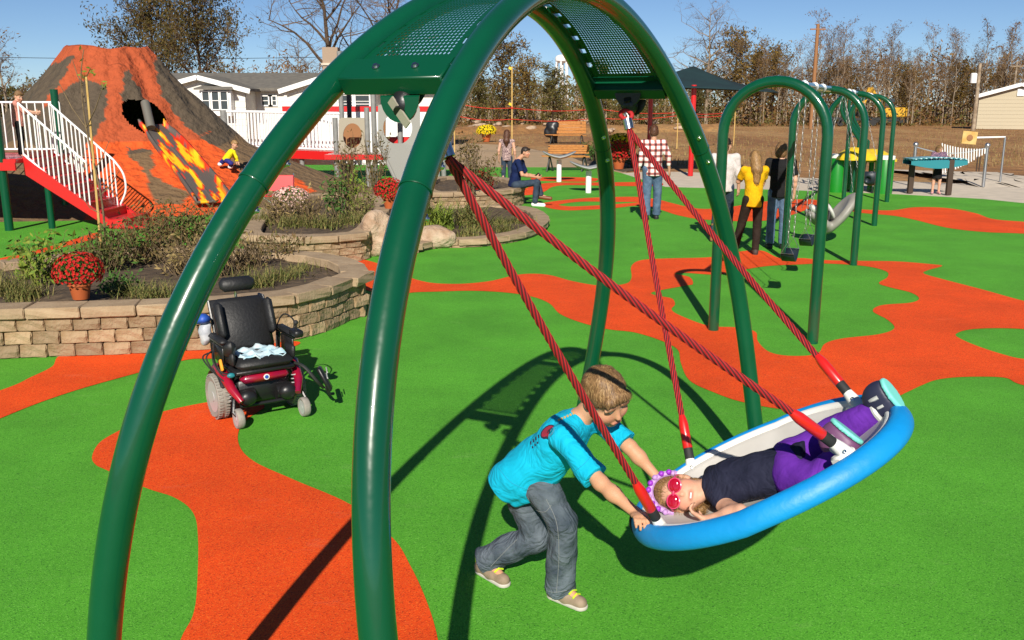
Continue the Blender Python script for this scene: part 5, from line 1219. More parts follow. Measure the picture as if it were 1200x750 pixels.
def digger():
    y=112.0; c=D(1034,136,y); root=thing('excavator','yellow excavator parked on the dirt behind the swings','excavator',(c.x,y,0)); X=c.x
    for s in (-.9,.9): MB().box((X+1.0,y+s,.45),(3.2,.5,.8),bev=.3).build('track','dark_metal',root)
    MB().box((X+1.2,y,1.45),(2.6,2.1,1.1),bev=.12).build('house','digger_yellow',root); MB().box((X+.4,y-.5,2.4),(1.1,.95,1.2),bev=.08).build('cab','window_dark',root)
    MB().beam((X,y,1.6),(X-1.7,y,4.2),.4,.55).build('boom','digger_yellow',root); MB().beam((X-1.7,y,4.2),(X-2.7,y,1.7),.35,.45).build('stick','digger_yellow',root)
    MB().box((X-2.7,y,1.2),(.8,.9,.8),bev=.2).build('bucket','dark_metal',root)
    p=D(1000,146,y-4); t=thing('flatbed_trailer','long dark flatbed trailer parked beside the excavator','trailer',(p.x,p.y,0)); MB().box((p.x,p.y,.75),(6.2,2,.35),bev=.04).build('bed','dark_metal',t)
    for dx in (-1.8,-.9,1.8): MB().cyl((p.x+dx,p.y-1.05,.42),(p.x+dx,p.y-.75,.42),.42,seg=14).build('wheel','black_rubber',t)
digger()
def tape():
    st=[(532,46),(600,44),(700,48),(795,50),(862,54)]; tops=[]
    for i,(u,d) in enumerate(st):
        x=D(u,124,d).x; root=thing('fence_stake','thin wooden stake carrying the red safety tape','stake',(x,d,0),0,'stakes of the red safety tape'); MB().cyl((x,d,0),(x,d,2.2),.03,seg=6).build('shaft','sign_wood',root); tops.append(V((x,d,0)))
        MB().box((x,d-.035,2.1),(.07,.015,.1)).build('tie','tape_red',root)
    for k,(lab,zs) in enumerate((('upper line of red safety tape strung between wooden stakes',[2.35,2.1,2.05,1.85,1.9]),('lower line of red safety tape strung between wooden stakes',[1.75,1.6,1.6,1.7,1.75]))):
        mb=MB(); pts=[]
        for i in range(len(tops)-1):
            for j in range(10):
                t=j/10; pts.append(tops[i].lerp(tops[i+1],t)+V((0,-.04,zs[i]+(zs[i+1]-zs[i])*t-.12*math.sin(PI*t))))
        mb.tube(pts,.05,6,sx=.35); tag(mb.build('safety_tape','tape_red',None),lab,'safety tape')
    p=G(600,176); root=thing('marker_stake','tall thin wooden stake with yellow ribbon ties','stake',p); MB().cyl(p,D(600,78,p.y),.035,seg=6).build('shaft','sign_wood',root)
    for v in (80,122): q=D(598,v,p.y); MB().box(q,(.16,.02,.12),Euler((0,R(25),0)).to_matrix()).build('ribbon','yellow_plastic',root)
tape()
RK=[]
for i in range(4):
    s=Sdf(.08); rr=random.Random(i+70)
    for k in range(5): s.ell((rr.uniform(-.3,.3),rr.uniform(-.2,.2),.2+rr.uniform(-.1,.1)),(rr.uniform(.2,.4),rr.uniform(.15,.3),rr.uniform(.12,.28)),k=.05)
    o=s.mesh('rubble_rock','boulder',None); RK.append(o.data); bpy.data.objects.remove(o)
rr=random.Random(12)
for i in range(46):
    u=rr.uniform(545,830); v=rr.uniform(141,160); p=G(u,v); o=bpy.data.objects.new('rubble_rock',rr.choice(RK)); col.objects.link(o); s=rr.uniform(.5,1.3); o.location=(p.x,p.y+1,.18); o.scale=(s*1.4,s,s*.8); o.rotation_euler=(0,0,rr.uniform(0,6)); tag(o,'tan rubble rock lying on the graded earth bank','rock','rubble rocks along the earth bank')
# ---------------------------------------------------------------- people
mat_attr('skin',.55,bump=.08,bs=120,spec=.35,sub=.06,var=.05,vscale=30)
def cloth(name,c,c2=None,rough=.85,ns=12,bump=.25,bs=90,fold=.26,fs=5.5): return mat(name,c,rough,c2=c2 or tuple(x*.75 for x in c),ns=ns,nd=6,bump=bump,bs=bs,spec=.2,fold=fold,fs=fs)
cloth('denim',(.06,.1,.17),(.11,.17,.26),ns=9); cloth('denim_dark',(.025,.04,.065),(.045,.065,.095)); cloth('denim_grey',(.04,.055,.074),(.115,.14,.165),ns=9,bump=.5,fold=.4,fs=6)
cloth('cyan_shirt',(.004,.43,.64),(.003,.39,.59),bump=.15); cloth('navy_shirt',(.008,.018,.075)); cloth('yellow_shirt',(.72,.42,.005),(.62,.33,.004)); cloth('black_shirt',(.012,.012,.013)); cloth('white_shirt',(.6,.55,.53),(.5,.45,.43)); cloth('brown_legging',(.028,.018,.013)); cloth('pink_shirt',(.6,.25,.2),(.5,.2,.16)); cloth('purple_legging',(.13,.026,.34),(.1,.018,.28),fold=.14); cloth('navy_dress',(.012,.014,.032),(.02,.022,.045),bump=.4); cloth('yellow_jacket',(.75,.62,.01),(.6,.5,.01)); cloth('blue_shorts',(.03,.03,.2)); cloth('pattern_top',(.55,.4,.36),(.05,.02,.04),ns=40); cloth('flower_top',(.3,.16,.2),(.04,.04,.09),ns=45)
def hairm(name,c,c2):
    m=mat(name,c,.5,spec=.4); N=m.node_tree.nodes;L=m.node_tree.links;b=N['Principled BSDF']; tc=N.new('ShaderNodeTexCoord'); mp=N.new('ShaderNodeMapping'); mp.inputs['Scale'].default_value=(170,170,22); n=N.new('ShaderNodeTexNoise'); n.inputs['Scale'].default_value=1; n.inputs['Detail'].default_value=4
    L.new(tc.outputs['Object'],mp.inputs[0]); L.new(mp.outputs[0],n.inputs['Vector']); r=N.new('ShaderNodeValToRGB'); r.color_ramp.elements[0].position=.32; r.color_ramp.elements[1].position=.68; r.color_ramp.elements[0].color=(*c,1); r.color_ramp.elements[1].color=(*c2,1); L.new(n.outputs['Fac'],r.inputs['Fac']); L.new(r.outputs[0],b.inputs['Base Color'])
    bp=N.new('ShaderNodeBump'); bp.inputs['Strength'].default_value=.6; bp.inputs['Distance'].default_value=.004; L.new(n.outputs['Fac'],bp.inputs['Height']); L.new(bp.outputs[0],b.inputs['Normal']); return m
hairm('hair_brown',(.085,.042,.017),(.3,.17,.075)); hairm('hair_brown_light',(.2,.11,.045),(.46,.29,.13)); hairm('hair_dark',(.012,.008,.006),(.04,.025,.016)); hairm('hair_blond',(.15,.075,.026),(.42,.25,.1)); hairm('hair_auburn',(.05,.018,.01),(.14,.06,.03))
mat('eye_white',(.75,.73,.7),.2); mat('eye_dark',(.03,.018,.01),.15); mat('shoe_tan',(.22,.16,.105),.75,c2=(.3,.22,.15),ns=30); mat('shoe_black',(.015,.015,.015),.6); mat('shoe_lime',(.55,.75,.02),.5); mat('shoe_brown',(.17,.06,.02),.5); mat('boot_tan',(.28,.13,.045),.7); mat('boot_brown',(.05,.03,.022),.7); mat('sole_dark',(.03,.03,.03),.8); mat('sole_pale',(.5,.46,.4),.7); mat('shoe_pink',(.6,.3,.32),.6); mat('shoe_navy',(.02,.022,.05),.5); mat('shoe_purple',(.14,.05,.13),.5); mat('mint_sole',(.18,.62,.55),.5); mat('shoe_silver',(.55,.55,.52),.35); mat('lilac',(.45,.25,.55),.6); mat('hot_purple',(.3,.03,.5),.5)
SKIN=(.52,.27,.165); SKIN_F=(.6,.33,.22)
def hframe(f,up):
    f=V(f).normalized(); x=f.cross(V(up)).normalized(); u=x.cross(f); return Matrix((x,f,u)).transposed()
def add_head(s,c,M,k,sock=True,child=False):
    Mn=np.array(M); P=lambda x,y,z: V(c)+M@V((x,y,z))*k
    s.ell(P(0,-.012,.028),(.076*k,.094*k,.088*k),Mn,.02); s.ell(P(0,.022,-.04),(.06*k,.072*k,.082*k),Mn,.03); s.ell(P(0,.066,-.098),(.026*k,.022*k,.02*k),Mn,.025)
    s.cap(P(0,.084 if child else .088,.0 if child else .012),P(0,.100 if child else .108,-.024 if child else -.026),.008*k,(.0115 if child else .0135)*k,.012)
    if child:
        for sx in (-1,1): s.ell(P(.034*sx,.052,-.045),(.034*k,.034*k,.036*k),Mn,.025)
    for sx in (-1,1):
        s.ell(P(.078*sx,-.008,-.012),(.012*k,.022*k,.034*k),Mn,.008); s.ell(P(.036*sx,.062,-.028),(.026*k,.024*k,.024*k),Mn,.02); s.ell(P(.034*sx,.079,.034),(.026*k,.014*k,.008*k),Mn,.012)
        if sock: s.ell(P(.033*sx,.101,.012),(.021*k,.0115*k,.012*k),Mn,.012,op='s')
    s.cap(P(-.016,.094,-.064),P(.016,.094,-.064),.0075*k,None,.008)
    return P
def face_paint(P,M,k,blush=True):
    Mn=np.array(M); p=[]
    for sx in (-1,1):
        if blush: p.append((P(.04*sx,.07,-.04),(.03*k,.03*k,.024*k),(.62,.24,.16),.6,Mn))
        p.append((P(.034*sx,.092,.036),(.022*k,.02*k,.005*k),(.17,.085,.04),.3,Mn))
    for sx in (-1,1):
        p.append((P(.033*sx,.085,.010),(.0155*k,.03*k,.0075*k),(.7,.62,.56),.25,Mn)); p.append((P(.033*sx+.004,.085,.0095),(.0062*k,.03*k,.0072*k),(.05,.03,.02),.25,Mn)); p.append((P(.033*sx,.085,.0185),(.019*k,.03*k,.0042*k),(.1,.05,.03),.3,Mn))
    p.append((P(0,.1,-.064),(.023*k,.02*k,.0095*k),(.48,.18,.13),.35,Mn)); p.append((P(0,.104,-.064),(.017*k,.02*k,.0028*k),(.16,.03,.03),.3,Mn)); return p
def add_eyes(root,P,M,k,look=(0,0),lid=.35):
    return
    for sx in (-1,1):
        e=MB().ball(P(.033*sx,.0785,.012),.0135*k,14,10).build('eye','eye_white',root)
        MB().ball(P(.033*sx+look[0],.0785+.0085,.012+look[1]),(.0072*k,.0072*k,.0072*k),10,8).build('iris','eye_dark',e)
def add_hand(s,w,d,nrm,k,side,curl=.5,spread=.1):
    """palm from wrist w along d, fingers curl towards nrm; side=+1/-1 gives the thumb's side"""
    d=V(d).normalized(); nrm=V(nrm); nrm=(nrm-d*nrm.dot(d)).normalized(); x=d.cross(nrm)*side; Mn=np.array(Matrix((x,d,nrm)).transposed()); w=V(w)
    s.ell(w+d*.045*k,(.038*k,.052*k,.016*k),Mn,.012)
    for i,(o,L) in enumerate(((-.027,.058),(-.009,.072),(.010,.078),(.028,.072))):
        b=w+d*.082*k+x*o*k; d1=(d+x*o*spread*10*.6); d1.normalize(); a1=curl*.7; dirs=[]; q=b
        for j,(fr_,rr) in enumerate(((.42,.0092),(.32,.0085),(.26,.0078))):
            an=curl*(.55+.75*j); dv=(d1*math.cos(an)+nrm*math.sin(an)); q2=q+dv*L*fr_*k; s.cap(q,q2,rr*k,(rr-.0008)*k,.004); q=q2
    tb=w+d*.028*k+x*.034*k; t1=tb+(d*.55+x*.7+nrm*.35).normalized()*.036*k; t2=t1+(d*.8+x*.25+nrm*.5).normalized()*.03*k
    s.cap(tb,t1,.0125*k,.0105*k,.01); s.cap(t1,t2,.0105*k,.0085*k,.004)
def torso_M(J):
    up=(J['neck']-J['pelvis']).normalized(); x=(J['shR']-J['shL']); x=(x-up*x.dot(up)).normalized(); f=up.cross(x); return Matrix((x,f,up)).transposed()
def human(name,label,J,k,vs_,top,bot,shoes,hair,skin=SKIN,hk=None,headf=(0,1,0),headup=(0,0,1),root_loc=None,hands=True,curl=.4,handdir=None,noise=1.0,fat=1.0,eyes=True,cat='person',extra=None,group=None,child=False):
    J={a:V(b) for a,b in J.items()}; hk=hk or k
    c=root_loc or V(((J['anL'].x+J['anR'].x)/2,(J['anL'].y+J['anR'].y)/2,0)); root=thing('person',label,cat,c,0,group)
    M=torso_M(J); Mn=np.array(M); up=V((M[0][2],M[1][2],M[2][2])); fw=V((M[0][1],M[1][1],M[2][1])); rt=V((M[0][0],M[1][0],M[2][0])); f=fat
    HM=hframe(headf,headup)
    s=Sdf(vs_); pel,nk=J['pelvis'],J['neck']; L=(nk-pel).length
    ch=pel+up*L*.66; wa=pel+up*L*.3
    s.ell(pel,(.135*k*f,.095*k*f,.11*k),Mn,.04); s.ell(wa,(.12*k*f,.085*k*f,.14*k),Mn,.05); s.ell(ch,(.15*k*f,.095*k*f,.17*k),Mn,.05)
    s.cap(nk-up*.03*k,J['head']-HM@V((0,.02,.03))*hk,.052*k,.05*hk,.03)
    for sd in 'LR':
        s.cap(nk-up*.05*k,J['sh'+sd],.05*k,.05*k,.03); s.chain([J['sh'+sd],J['el'+sd],J['wr'+sd]],[.047*k*f,.038*k,.026*k],.02)
        m=J['el'+sd].lerp(J['wr'+sd],.35); s.ell(m,(.036*k,.036*k,.036*k),k=.03)
        s.chain([J['hip'+sd],J['kn'+sd],J['an'+sd]],[.078*k*f,.052*k,.038*k],.03); cf=J['kn'+sd].lerp(J['an'+sd],.3); s.ell(cf-fw*.008*k,(.046*k,.048*k,.07*k),k=.03)
        s.cap(J['an'+sd],J['toe'+sd],.034*k,.026*k,.02)
        if hands:
            hd=(handdir or {}).get(sd); d,n_=(hd if hd else ((J['wr'+sd]-J['el'+sd]).normalized(),fw*.5+rt*(.6 if sd=='L' else -.6)))
            add_hand(s,J['wr'+sd],d,n_,k*1.05,1 if sd=='R' else -1,curl)
    P=add_head(s,J['head'],HM,hk,sock=eyes,child=child)
    s.mesh('body','skin',root,paint=face_paint(P,HM,hk) if eyes else [],base=skin)
    if eyes: add_eyes(root,P,HM,hk)
    # top
    if top:
        t=Sdf(vs_); g=top.get('loose',.012); hem=top.get('hem',.02)
        t.ell(ch,((.155*f*k+g),(.1*k*f+g),.18*k),Mn,.05); t.ell(wa,(.128*k*f+g,.09*k*f+g,.16*k),Mn,.05); t.ell(pel-up*hem*.3,(.138*k*f+g,.1*k*f+g,.13*k+hem*.6),Mn,.05)
        t.cap(pel-up*hem,wa,.11*k*f+g,.1*k*f+g,.05)
        for sd in 'LR':
            t.cap(nk-up*.055*k,J['sh'+sd],.055*k,.056*k+g*.4,.04); sl=top.get('sleeve',.5)
            if sl:
                e=J['sh'+sd].lerp(J['el'+sd],min(sl*1.0,1)); t.cap(J['sh'+sd],e,.055*k*f+g*.3,(.048*k+g*(.95 if sl<1 else .4)),.03,flat=sl<1)
                if sl>1: t.cap(J['el'+sd],J['el'+sd].lerp(J['wr'+sd],sl-1),.046*k+g*.4,.034*k+g*.4,.02)
                ed=(J['el'+sd]-J['sh'+sd]).normalized()
        for xa,xb,r1,r2 in top.get('extra',()): t.cap(xa,xb,r1,r2,.05)
        t.ell(nk+up*.045*k+fw*.02*k,(.07*k,.068*k,.06*k),Mn,.01,op='s')
        t.cut(pel-up*hem,-up,.006)
        t.mesh(top.get('name','shirt'),top['mat'],root,noise=[(24/k*.7,.0035*noise,3),(13/k,.010*noise*top.get('fold',1)*k,53),(27/k,.004*noise*top.get('fold',1)*k,57)])
    if bot:
        t=Sdf(vs_); g=bot.get('loose',.01); ln=bot.get('len',1.0)
        if bot.get('skirt'):
            t.cap(pel+up*.06*k,pel-up*bot['skirt'],.12*k,.17*k,.05); t.cut(pel-up*bot['skirt'],-up,.004); t.cut(pel+up*.12*k,up)
        else:
            t.ell(pel-up*.01*k,(.135*k*f+g,.098*k*f+g,.115*k),Mn,.04)
            for sd in 'LR':
                h,kn,an=J['hip'+sd],J['kn'+sd],J['an'+sd]; t.cap(h,kn,.078*k*f+g,.056*k+g,.035)
                e=kn.lerp(an,ln); t.cap(kn,e,.056*k+g,.044*k*bot.get('flare',1)+g,.02,flat=True)
                d=(an-kn).normalized()
                t.ell(e+d*.04*k,(.055*k+g,)*3,k=.004,op='s') if ln<1 else None
            wn=(up+(pel-(J['knL']+J['knR'])/2).normalized()).normalized(); t.cut(pel+wn*.1*k,wn)
        t.mesh(bot.get('name','trousers'),bot['mat'],root,noise=[(30/k*.7,.003*noise,7),(17/k,.008*noise*bot.get('fold',1)*k,59),(34/k,.0035*noise*bot.get('fold',1)*k,61)])
    if shoes:
        for sd in 'LR':
            an,to=J['an'+sd],J['toe'+sd]; hz=shoes.get('flat',True); d=V((to.x-an.x,to.y-an.y,0)).normalized() if hz else (to-an).normalized(); t=Sdf(vs_*.8); z=min(an.z,to.z)-.045*k
            heel=an-d*.035*k; sk=shoes.get('k',1)*k
            if hz:
                hb=V((heel.x,heel.y,.035*sk)); tb=V((to.x,to.y,.03*sk)); t.cap(hb,tb,.04*sk,.034*sk,.02); t.cap(an-V((0,0,.02)),hb,.042*sk,.042*sk,.02); t.cap(an,hb.lerp(tb,.5),.038*sk,.036*sk,.03)
                if shoes.get('boot'): t.cap(an,an.lerp(J['kn'+sd],shoes['boot']),.046*sk,.058*sk,.02)
                t.cut((0,0,.004),(0,0,-1)); o=t.mesh('shoe',shoes['mat'],root)
                q=Sdf(vs_*.8); q.cap(V((hb.x,hb.y,.012)),V((tb.x,tb.y,.012)),.043*sk,.038*sk,.01); q.cut((0,0,.022*sk),(0,0,1)); q.cut((0,0,.001),(0,0,-1)); q.mesh('sole',shoes.get('sole','sole_dark'),o)
    if hair:
        Hn=np.array(HM); t=Sdf(min(vs_,.009)); st=hair['style']; kk=hk
        t.ell(P(0,-.014,.034),(.081*kk,.0985*kk,.0925*kk),Hn,.02)
        if st=='short':
            t.ell(P(0,-.05,-.02),(.076*kk,.058*kk,.07*kk),Hn,.03); t.cap(P(-.045,.07,.078),P(.045,.07,.078),.018*kk,None,.02)
            t.cut(P(0,0,hair.get('line',-.004)),HM@V((0,.62,-1)),.008)
            for sx in (-1,1): t.ell(P(.088*sx,-.004,-.02),(.02*kk,.026*kk,.036*kk),Hn,.006,op='s')
        elif st=='bob':
            t.ell(P(0,-.045,-.03),(.095*kk,.075*kk,.115*kk),Hn,.03); t.ell(P(0,.1,-.05),(.07*kk,.08*kk,.105*kk),Hn,.01,op='s'); t.cut(P(0,0,-.135),HM@V((0,0,-1)),.01)
        elif st=='long':
            t.ell(P(0,-.05,-.04),(.09*kk,.07*kk,.12*kk),Hn,.03); b=J['neck']-up*.02*k-fw*.085*k
            t.chain([P(0,-.075,-.05),b,b-up*hair.get('len',.2)*k],[.078*kk,.085*kk,.06*kk],.04); t.ell(P(0,.1,-.05),(.07*kk,.08*kk,.105*kk),Hn,.01,op='s')
        t.mesh('hair',hair['mat'],root,noise=[(90/kk*.7,.0035,2),(180/kk*.7,.0018,4)])
    return root,P,HM
def standing(H,rz,loc,over=None):
    s=H/1.75
    B=dict(pelvis=(0,0,.96),neck=(0,-.01,1.47),head=(0,.025,1.625),shL=(-.18,0,1.42),elL=(-.235,-.03,1.14),wrL=(-.245,.05,.9),hipL=(-.085,0,.92),knL=(-.1,.01,.5),anL=(-.105,-.02,.085),toeL=(-.13,.15,.03))
    for a in list(B):
        if a.endswith('L'): x,y,z=B[a]; B[a[:-1]+'R']=(-x,y,z)
    B.update(over or {}); Rz=Matrix.Rotation(rz,3,'Z')
    return {a:Rz@(V(p)*s)+V(loc) for a,p in B.items()}
def away(x): return Matrix.Rotation(x,3,'Z')@V((0,1,0))
def hair_strands(root,m,P,HM,k,n,L,w,seed,flow='fwd',lift=.003):
    ho=[c for c in root.children if c.name.startswith('hair')][0]; me=ho.data; r=random.Random(seed); mb=MB(); ol=V(root.location); cr=P(0,-.05,.11); vs_=me.vertices
    for i in range(n):
        v=vs_[r.randrange(len(vs_))]; p=v.co+ol; nr=v.normal.normalized(); d=(p-cr); d=(d-nr*d.dot(nr))
        if d.length<1e-4: d=nr.orthogonal()
        d=d.normalized()+V((r.gauss(0,.22),r.gauss(0,.22),r.gauss(0,.22)));
        if flow=='fwd': d+=HM@V((.25,.35,-.1))
        d=(d-nr*d.dot(nr)).normalized(); sd=nr.cross(d); ln=L*r.uniform(.5,1.2); ww=w*r.uniform(.6,1.3); q=[]
        for j in range(4):
            t=j/3; c=p+d*ln*t+nr*(lift*math.sin(PI*min(t*1.0,1))+.0012-.35*ln*t*t*.6); q+= [c-sd*ww*(1-.8*t),c+sd*ww*(1-.8*t)]
        mb.add(q,[(2*j,2*j+1,2*j+3,2*j+2) for j in range(3)])
    o=mb.build('hair_strands',m,ho); return o
# --- boy pushing the swing
bJ=dict(pelvis=D(612,556,4.0),neck=D(684,486,3.86),head=D(709,464,3.79),
  shR=D(660,514,3.73),elR=D(704,566,3.56),wrR=D(746,602,3.42),shL=D(702,494,3.97),elL=D(738,524,3.86),wrL=D(768,557,3.8),
  hipR=D(626,560,3.93),knR=D(660,614,3.84),anR=D(656,692,3.9),toeR=G(680,713),hipL=D(606,562,4.06),knL=D(628,630,4.04),anL=D(570,662,4.13),toeL=G(590,686))
bJ['toeR'].z=.03; bJ['toeL'].z=.03; bJ['anR'].z=.075; bJ['anL'].z=.085
gr=SP(765,618,.03)
bd=(gr-bJ['wrR']).normalized()
root,P,HM=human('boy','boy in turquoise T-shirt and grey jeans bending over to push the saucer swing',bJ,.80,.0052,
  dict(mat='cyan_shirt',sleeve=.85,loose=.017,hem=.10,extra=[(bJ['pelvis']+V((.03,-.03,-.01)),bJ['pelvis'].lerp(bJ['neck'],.6)+V((.0,-.02,-.045)),.105,.085)]),dict(mat='denim_grey',loose=.018,flare=1.4,len=1.08),dict(mat='shoe_tan',sole='sole_pale',k=1.12),dict(style='short',mat='hair_brown'),
  skin=(.55,.285,.165),hk=1.06,child=True,headf=(.5,-.66,-.56),headup=(-.30,-.1,1),curl=.75,handdir={'R':(bd,V((0,0,-1))+bd*.2),'L':((SP(778,572,.02)-bJ['wrL']).normalized(),V((0,0,-1)))},noise=1.6,root_loc=V((.06,3.98,0)))
hair_strands(root,'hair_brown',P,HM,1.1,3200,.03,.0012,3,lift=.002); hair_strands(root,'hair_brown_light',P,HM,1.1,2200,.028,.0011,13,lift=.003)
for sd in 'LR':     # lime laces and heel
    an,to=bJ['an'+sd],bJ['toe'+sd]; d=V((to.x-an.x,to.y-an.y,0)).normalized(); x=V((-d.y,d.x,0)); mb=MB()
    for i in range(4):
        c=an+d*(.03+.022*i)+V((0,0,.012-.012*i)); mb.tube([c-x*.026,c+V((0,0,.012)),c+x*.026],.0045,6)
    mb.build('shoelaces','shoe_lime',root); h=an-d*.068; MB().box((h.x,h.y,.06),(.03,.02,.05),Matrix.Rotation(math.atan2(d.y,d.x)+PI/2,3,'Z'),bev=.006).build('heel_tab','shoe_lime',root)
# small printed crest and letters on the back of the shirt
M=torso_M(bJ); up=M@V((0,0,1)); fw=M@V((0,1,0)); rt=M@V((1,0,0)); mid=bJ['pelvis'].lerp(bJ['neck'],.70)
mat('print_red',(.35,.02,.05),.7); mat('print_dark',(.02,.02,.05),.7); mat('print_gold',(.6,.4,.1),.7)
from mathutils.bvhtree import BVHTree
_sm=[c for c in root.children if c.name.startswith('shirt')][0].data; SBVH=BVHTree.FromPolygons([v.co for v in _sm.vertices],[p.vertices for p in _sm.polygons])
def decal(c,pts,m,lift=.003):     # flat print that follows the shirt's surface
    ps=[]
    for du,dv in pts:
        rr_=ray(c[0]+du,c[1]+dv).normalized(); loc,nr,_,_=SBVH.ray_cast(V((0,0,CAMH))-V(root.location),rr_)
        if loc is not None and (loc-V(root.location)*0).length<3: ps.append(loc+V(root.location)-rr_*lift)
    if len(ps)<3: return
    cc=sum(ps,V())/len(ps); n=len(ps); MB().add([cc]+ps,[(0,1+i,1+(i+1)%n) for i in range(n)]).build('shirt_print',m,root)
def oval(a,b,rot,n=14): return [(a*math.cos(t)*math.cos(rot)-b*math.sin(t)*math.sin(rot),a*math.cos(t)*math.sin(rot)+b*math.sin(t)*math.cos(rot)) for t in np.linspace(0,2*PI,n+1)[:-1]]
PC=(642,506)
decal(PC,oval(10.5,6.5,-.75),'print_dark'); decal(PC,oval(9,5.2,-.75),'print_red',.0045); decal((643,505.5),oval(6,2.6,-.75),'print_dark',.006); decal((644,504),oval(2.2,1.2,-.75),'eye_white',.0075)
for i in range(4): decal((622+3.0*i,519-2.6*i),[(-1,-1.6),(.6,-2.2),(1,1.6),(-.6,2.2)],'print_dark')
for i in range(3): decal((624+3.0*i,524-2.6*i),[(-1,-1),(.6,-1.4),(1,1),(-.6,1.4)],'print_dark')
for i in range(7): decal((655+3.4*i,492-1.5*i),[(-1.2,-1.2),(1.0,-1.6),(1.2,1.0),(-1.0,1.4)],'print_gold')
# seams, pocket stitching and sleeve hems as thin raised lines on the cloth
def seam(child,px,m,r=.0013):
    me=[c for c in root.children if c.name.startswith(child)][0].data; bv=BVHTree.FromPolygons([v.co for v in me.vertices],[p.vertices for p in me.polygons]); pts=[]
    for q in catmull([(a,b,0) for a,b in px],8,closed=False):
        rr_=ray(q.x,q.y).normalized(); loc,_,_,_=bv.ray_cast(V((0,0,CAMH))-V(root.location),rr_)
        if loc is not None: pts.append(loc+V(root.location)-rr_*.0005)
    if len(pts)>2: MB().tube(pts,r,6).build('seam','seam_thread' if m is None else m,root)
mat('seam_thread',(.2,.21,.21),.8); mat('shirt_seam',(.002,.3,.47),.85)
seam('trousers',[(640,585),(652,612),(655,650),(652,695)],None); seam('trousers',[(618,582),(626,596),(638,600),(646,592)],None); seam('trousers',[(606,632),(590,648),(575,664)],None); seam('trousers',[(634,690),(648,694),(664,692)],None)
seam('shirt',[(658,492),(650,506),(652,524),(662,536)],'shirt_seam'); seam('shirt',[(668,556),(678,549),(688,540),(693,533)],'shirt_seam'); seam('shirt',[(584,548),(600,566),(625,574),(648,566)],'shirt_seam',.0016)
# --- girl lying in the swing
def SQ(u,v,d):
    r=ray(u,v);o=V((0,0,CAMH)); c=SC+SD*d; return o+r*((c-o).dot(SD)/r.dot(SD))
gJ=dict(pelvis=SQ(926,548,-.03),neck=SQ(826,571,-.02),head=SQ(796,578,-.03),shL=SQ(836,557,.05),elL=SQ(862,545,.18),wrL=SQ(890,548,.2),shR=SQ(846,590,-.09),elR=SQ(868,599,-.21),wrR=SQ(826,609,-.2),
  hipL=SQ(926,540,.03),knL=SQ(985,505,.11),anL=SQ(1031,481,.09),toeL=SQ(1046,462,.08),hipR=SQ(930,557,-.08),knR=SQ(955,566,-.15),anR=SQ(985,531,-.12),toeR=SQ(996,506,-.1))
gT={q:gJ['toe'+q].copy() for q in 'LR'}
for q in 'LR': gJ['toe'+q]=gJ['an'+q].lerp(gT[q],.35)
camd=(V((0,0,CAMH))-gJ['head']).normalized()
groot,gP,gM=human('girl','small girl in navy dress and purple leggings lying in the saucer swing with pink sunglasses',gJ,.60,.0052,
  dict(mat='navy_dress',sleeve=0,loose=.008,hem=.075,name='dress'),dict(mat='purple_legging',loose=.027,flare=.75),None,None,skin=SKIN_F,hk=.86,child=True,headf=camd+V((-.12,0,-.02)),headup=V((-1,0,.12)),curl=1.0,
  handdir={'R':((SQ(812,601,-.19)-gJ['wrR']).normalized(),SN*-.2+V((0,.3,.6)))},root_loc=V((SC.x,SC.y,SC.z-.13)),noise=1.2)
k=.86; Hn=np.array(gM)
t=Sdf(.006); t.ell(gP(0,-.02,.036),(.085*k,.1*k,.094*k),Hn,.02); t.ell(gP(0,-.06,-.05),(.08*k,.05*k,.1*k),Hn,.03); t.cap(gP(.05,-.05,-.06),SQ(822,596,-.12),.03,.02,.03); t.ell(gP(0,.085,-.035),(.078*k,.085*k,.115*k),Hn,.008,op='s'); t.mesh('hair','hair_blond',groot,noise=[(110,.003,2)])
hair_strands(groot,'hair_blond',gP,gM,.86,2600,.04,.001,4)
mat('lens_red',(.35,.004,.02),.06,spec=.8); mat('frame_pink',(.6,.04,.13),.3)
for sx in (-1,1):
    e=MB().ball(gP(.036*sx,.1,.012),(.031*k,.008*k,.027*k),16,10,0,gM).build('sunglass_lens','lens_red',groot); MB().tube([gP(.036*sx+.032*math.cos(a),.1-.006*abs(math.cos(a)),.012+.028*math.sin(a)) for a in np.linspace(0,2*PI,17)[:-1]],.0038,6,closed=True).build('sunglass_rim','frame_pink',e); MB().tube([gP(.066*sx,.096,.02),gP(.082*sx,.05,.016),gP(.084*sx,-.02,.01)],.004,6).build('sunglass_arm','frame_pink',e)
MB().tube([gP(-.01,.106,.014),gP(0,.11,.016),gP(.01,.106,.014)],.004,6).build('sunglass_bridge','frame_pink',groot)
mb=MB(); mb.tube([gP(.089*math.cos(a),.028+.018*math.sin(a)+.0,.03+.098*math.sin(a)) for a in np.linspace(-.15,PI+.15,24)],.012,8,sx=1.0); mb.build('headband','lilac',groot)
for i,(a) in enumerate(np.linspace(.2,PI-.2,9)):
    c=gP(.094*math.cos(a),.04+.018*math.sin(a),.03+.105*math.sin(a)); MB().ball(c,(.012,.012,.012),8,6).build('headband_flower','hot_purple' if i%3 else 'lilac',groot)
MB().box(gP(0,.099,-.064),(.026*k,.006,.006),gM).build('teeth','eye_white',groot)
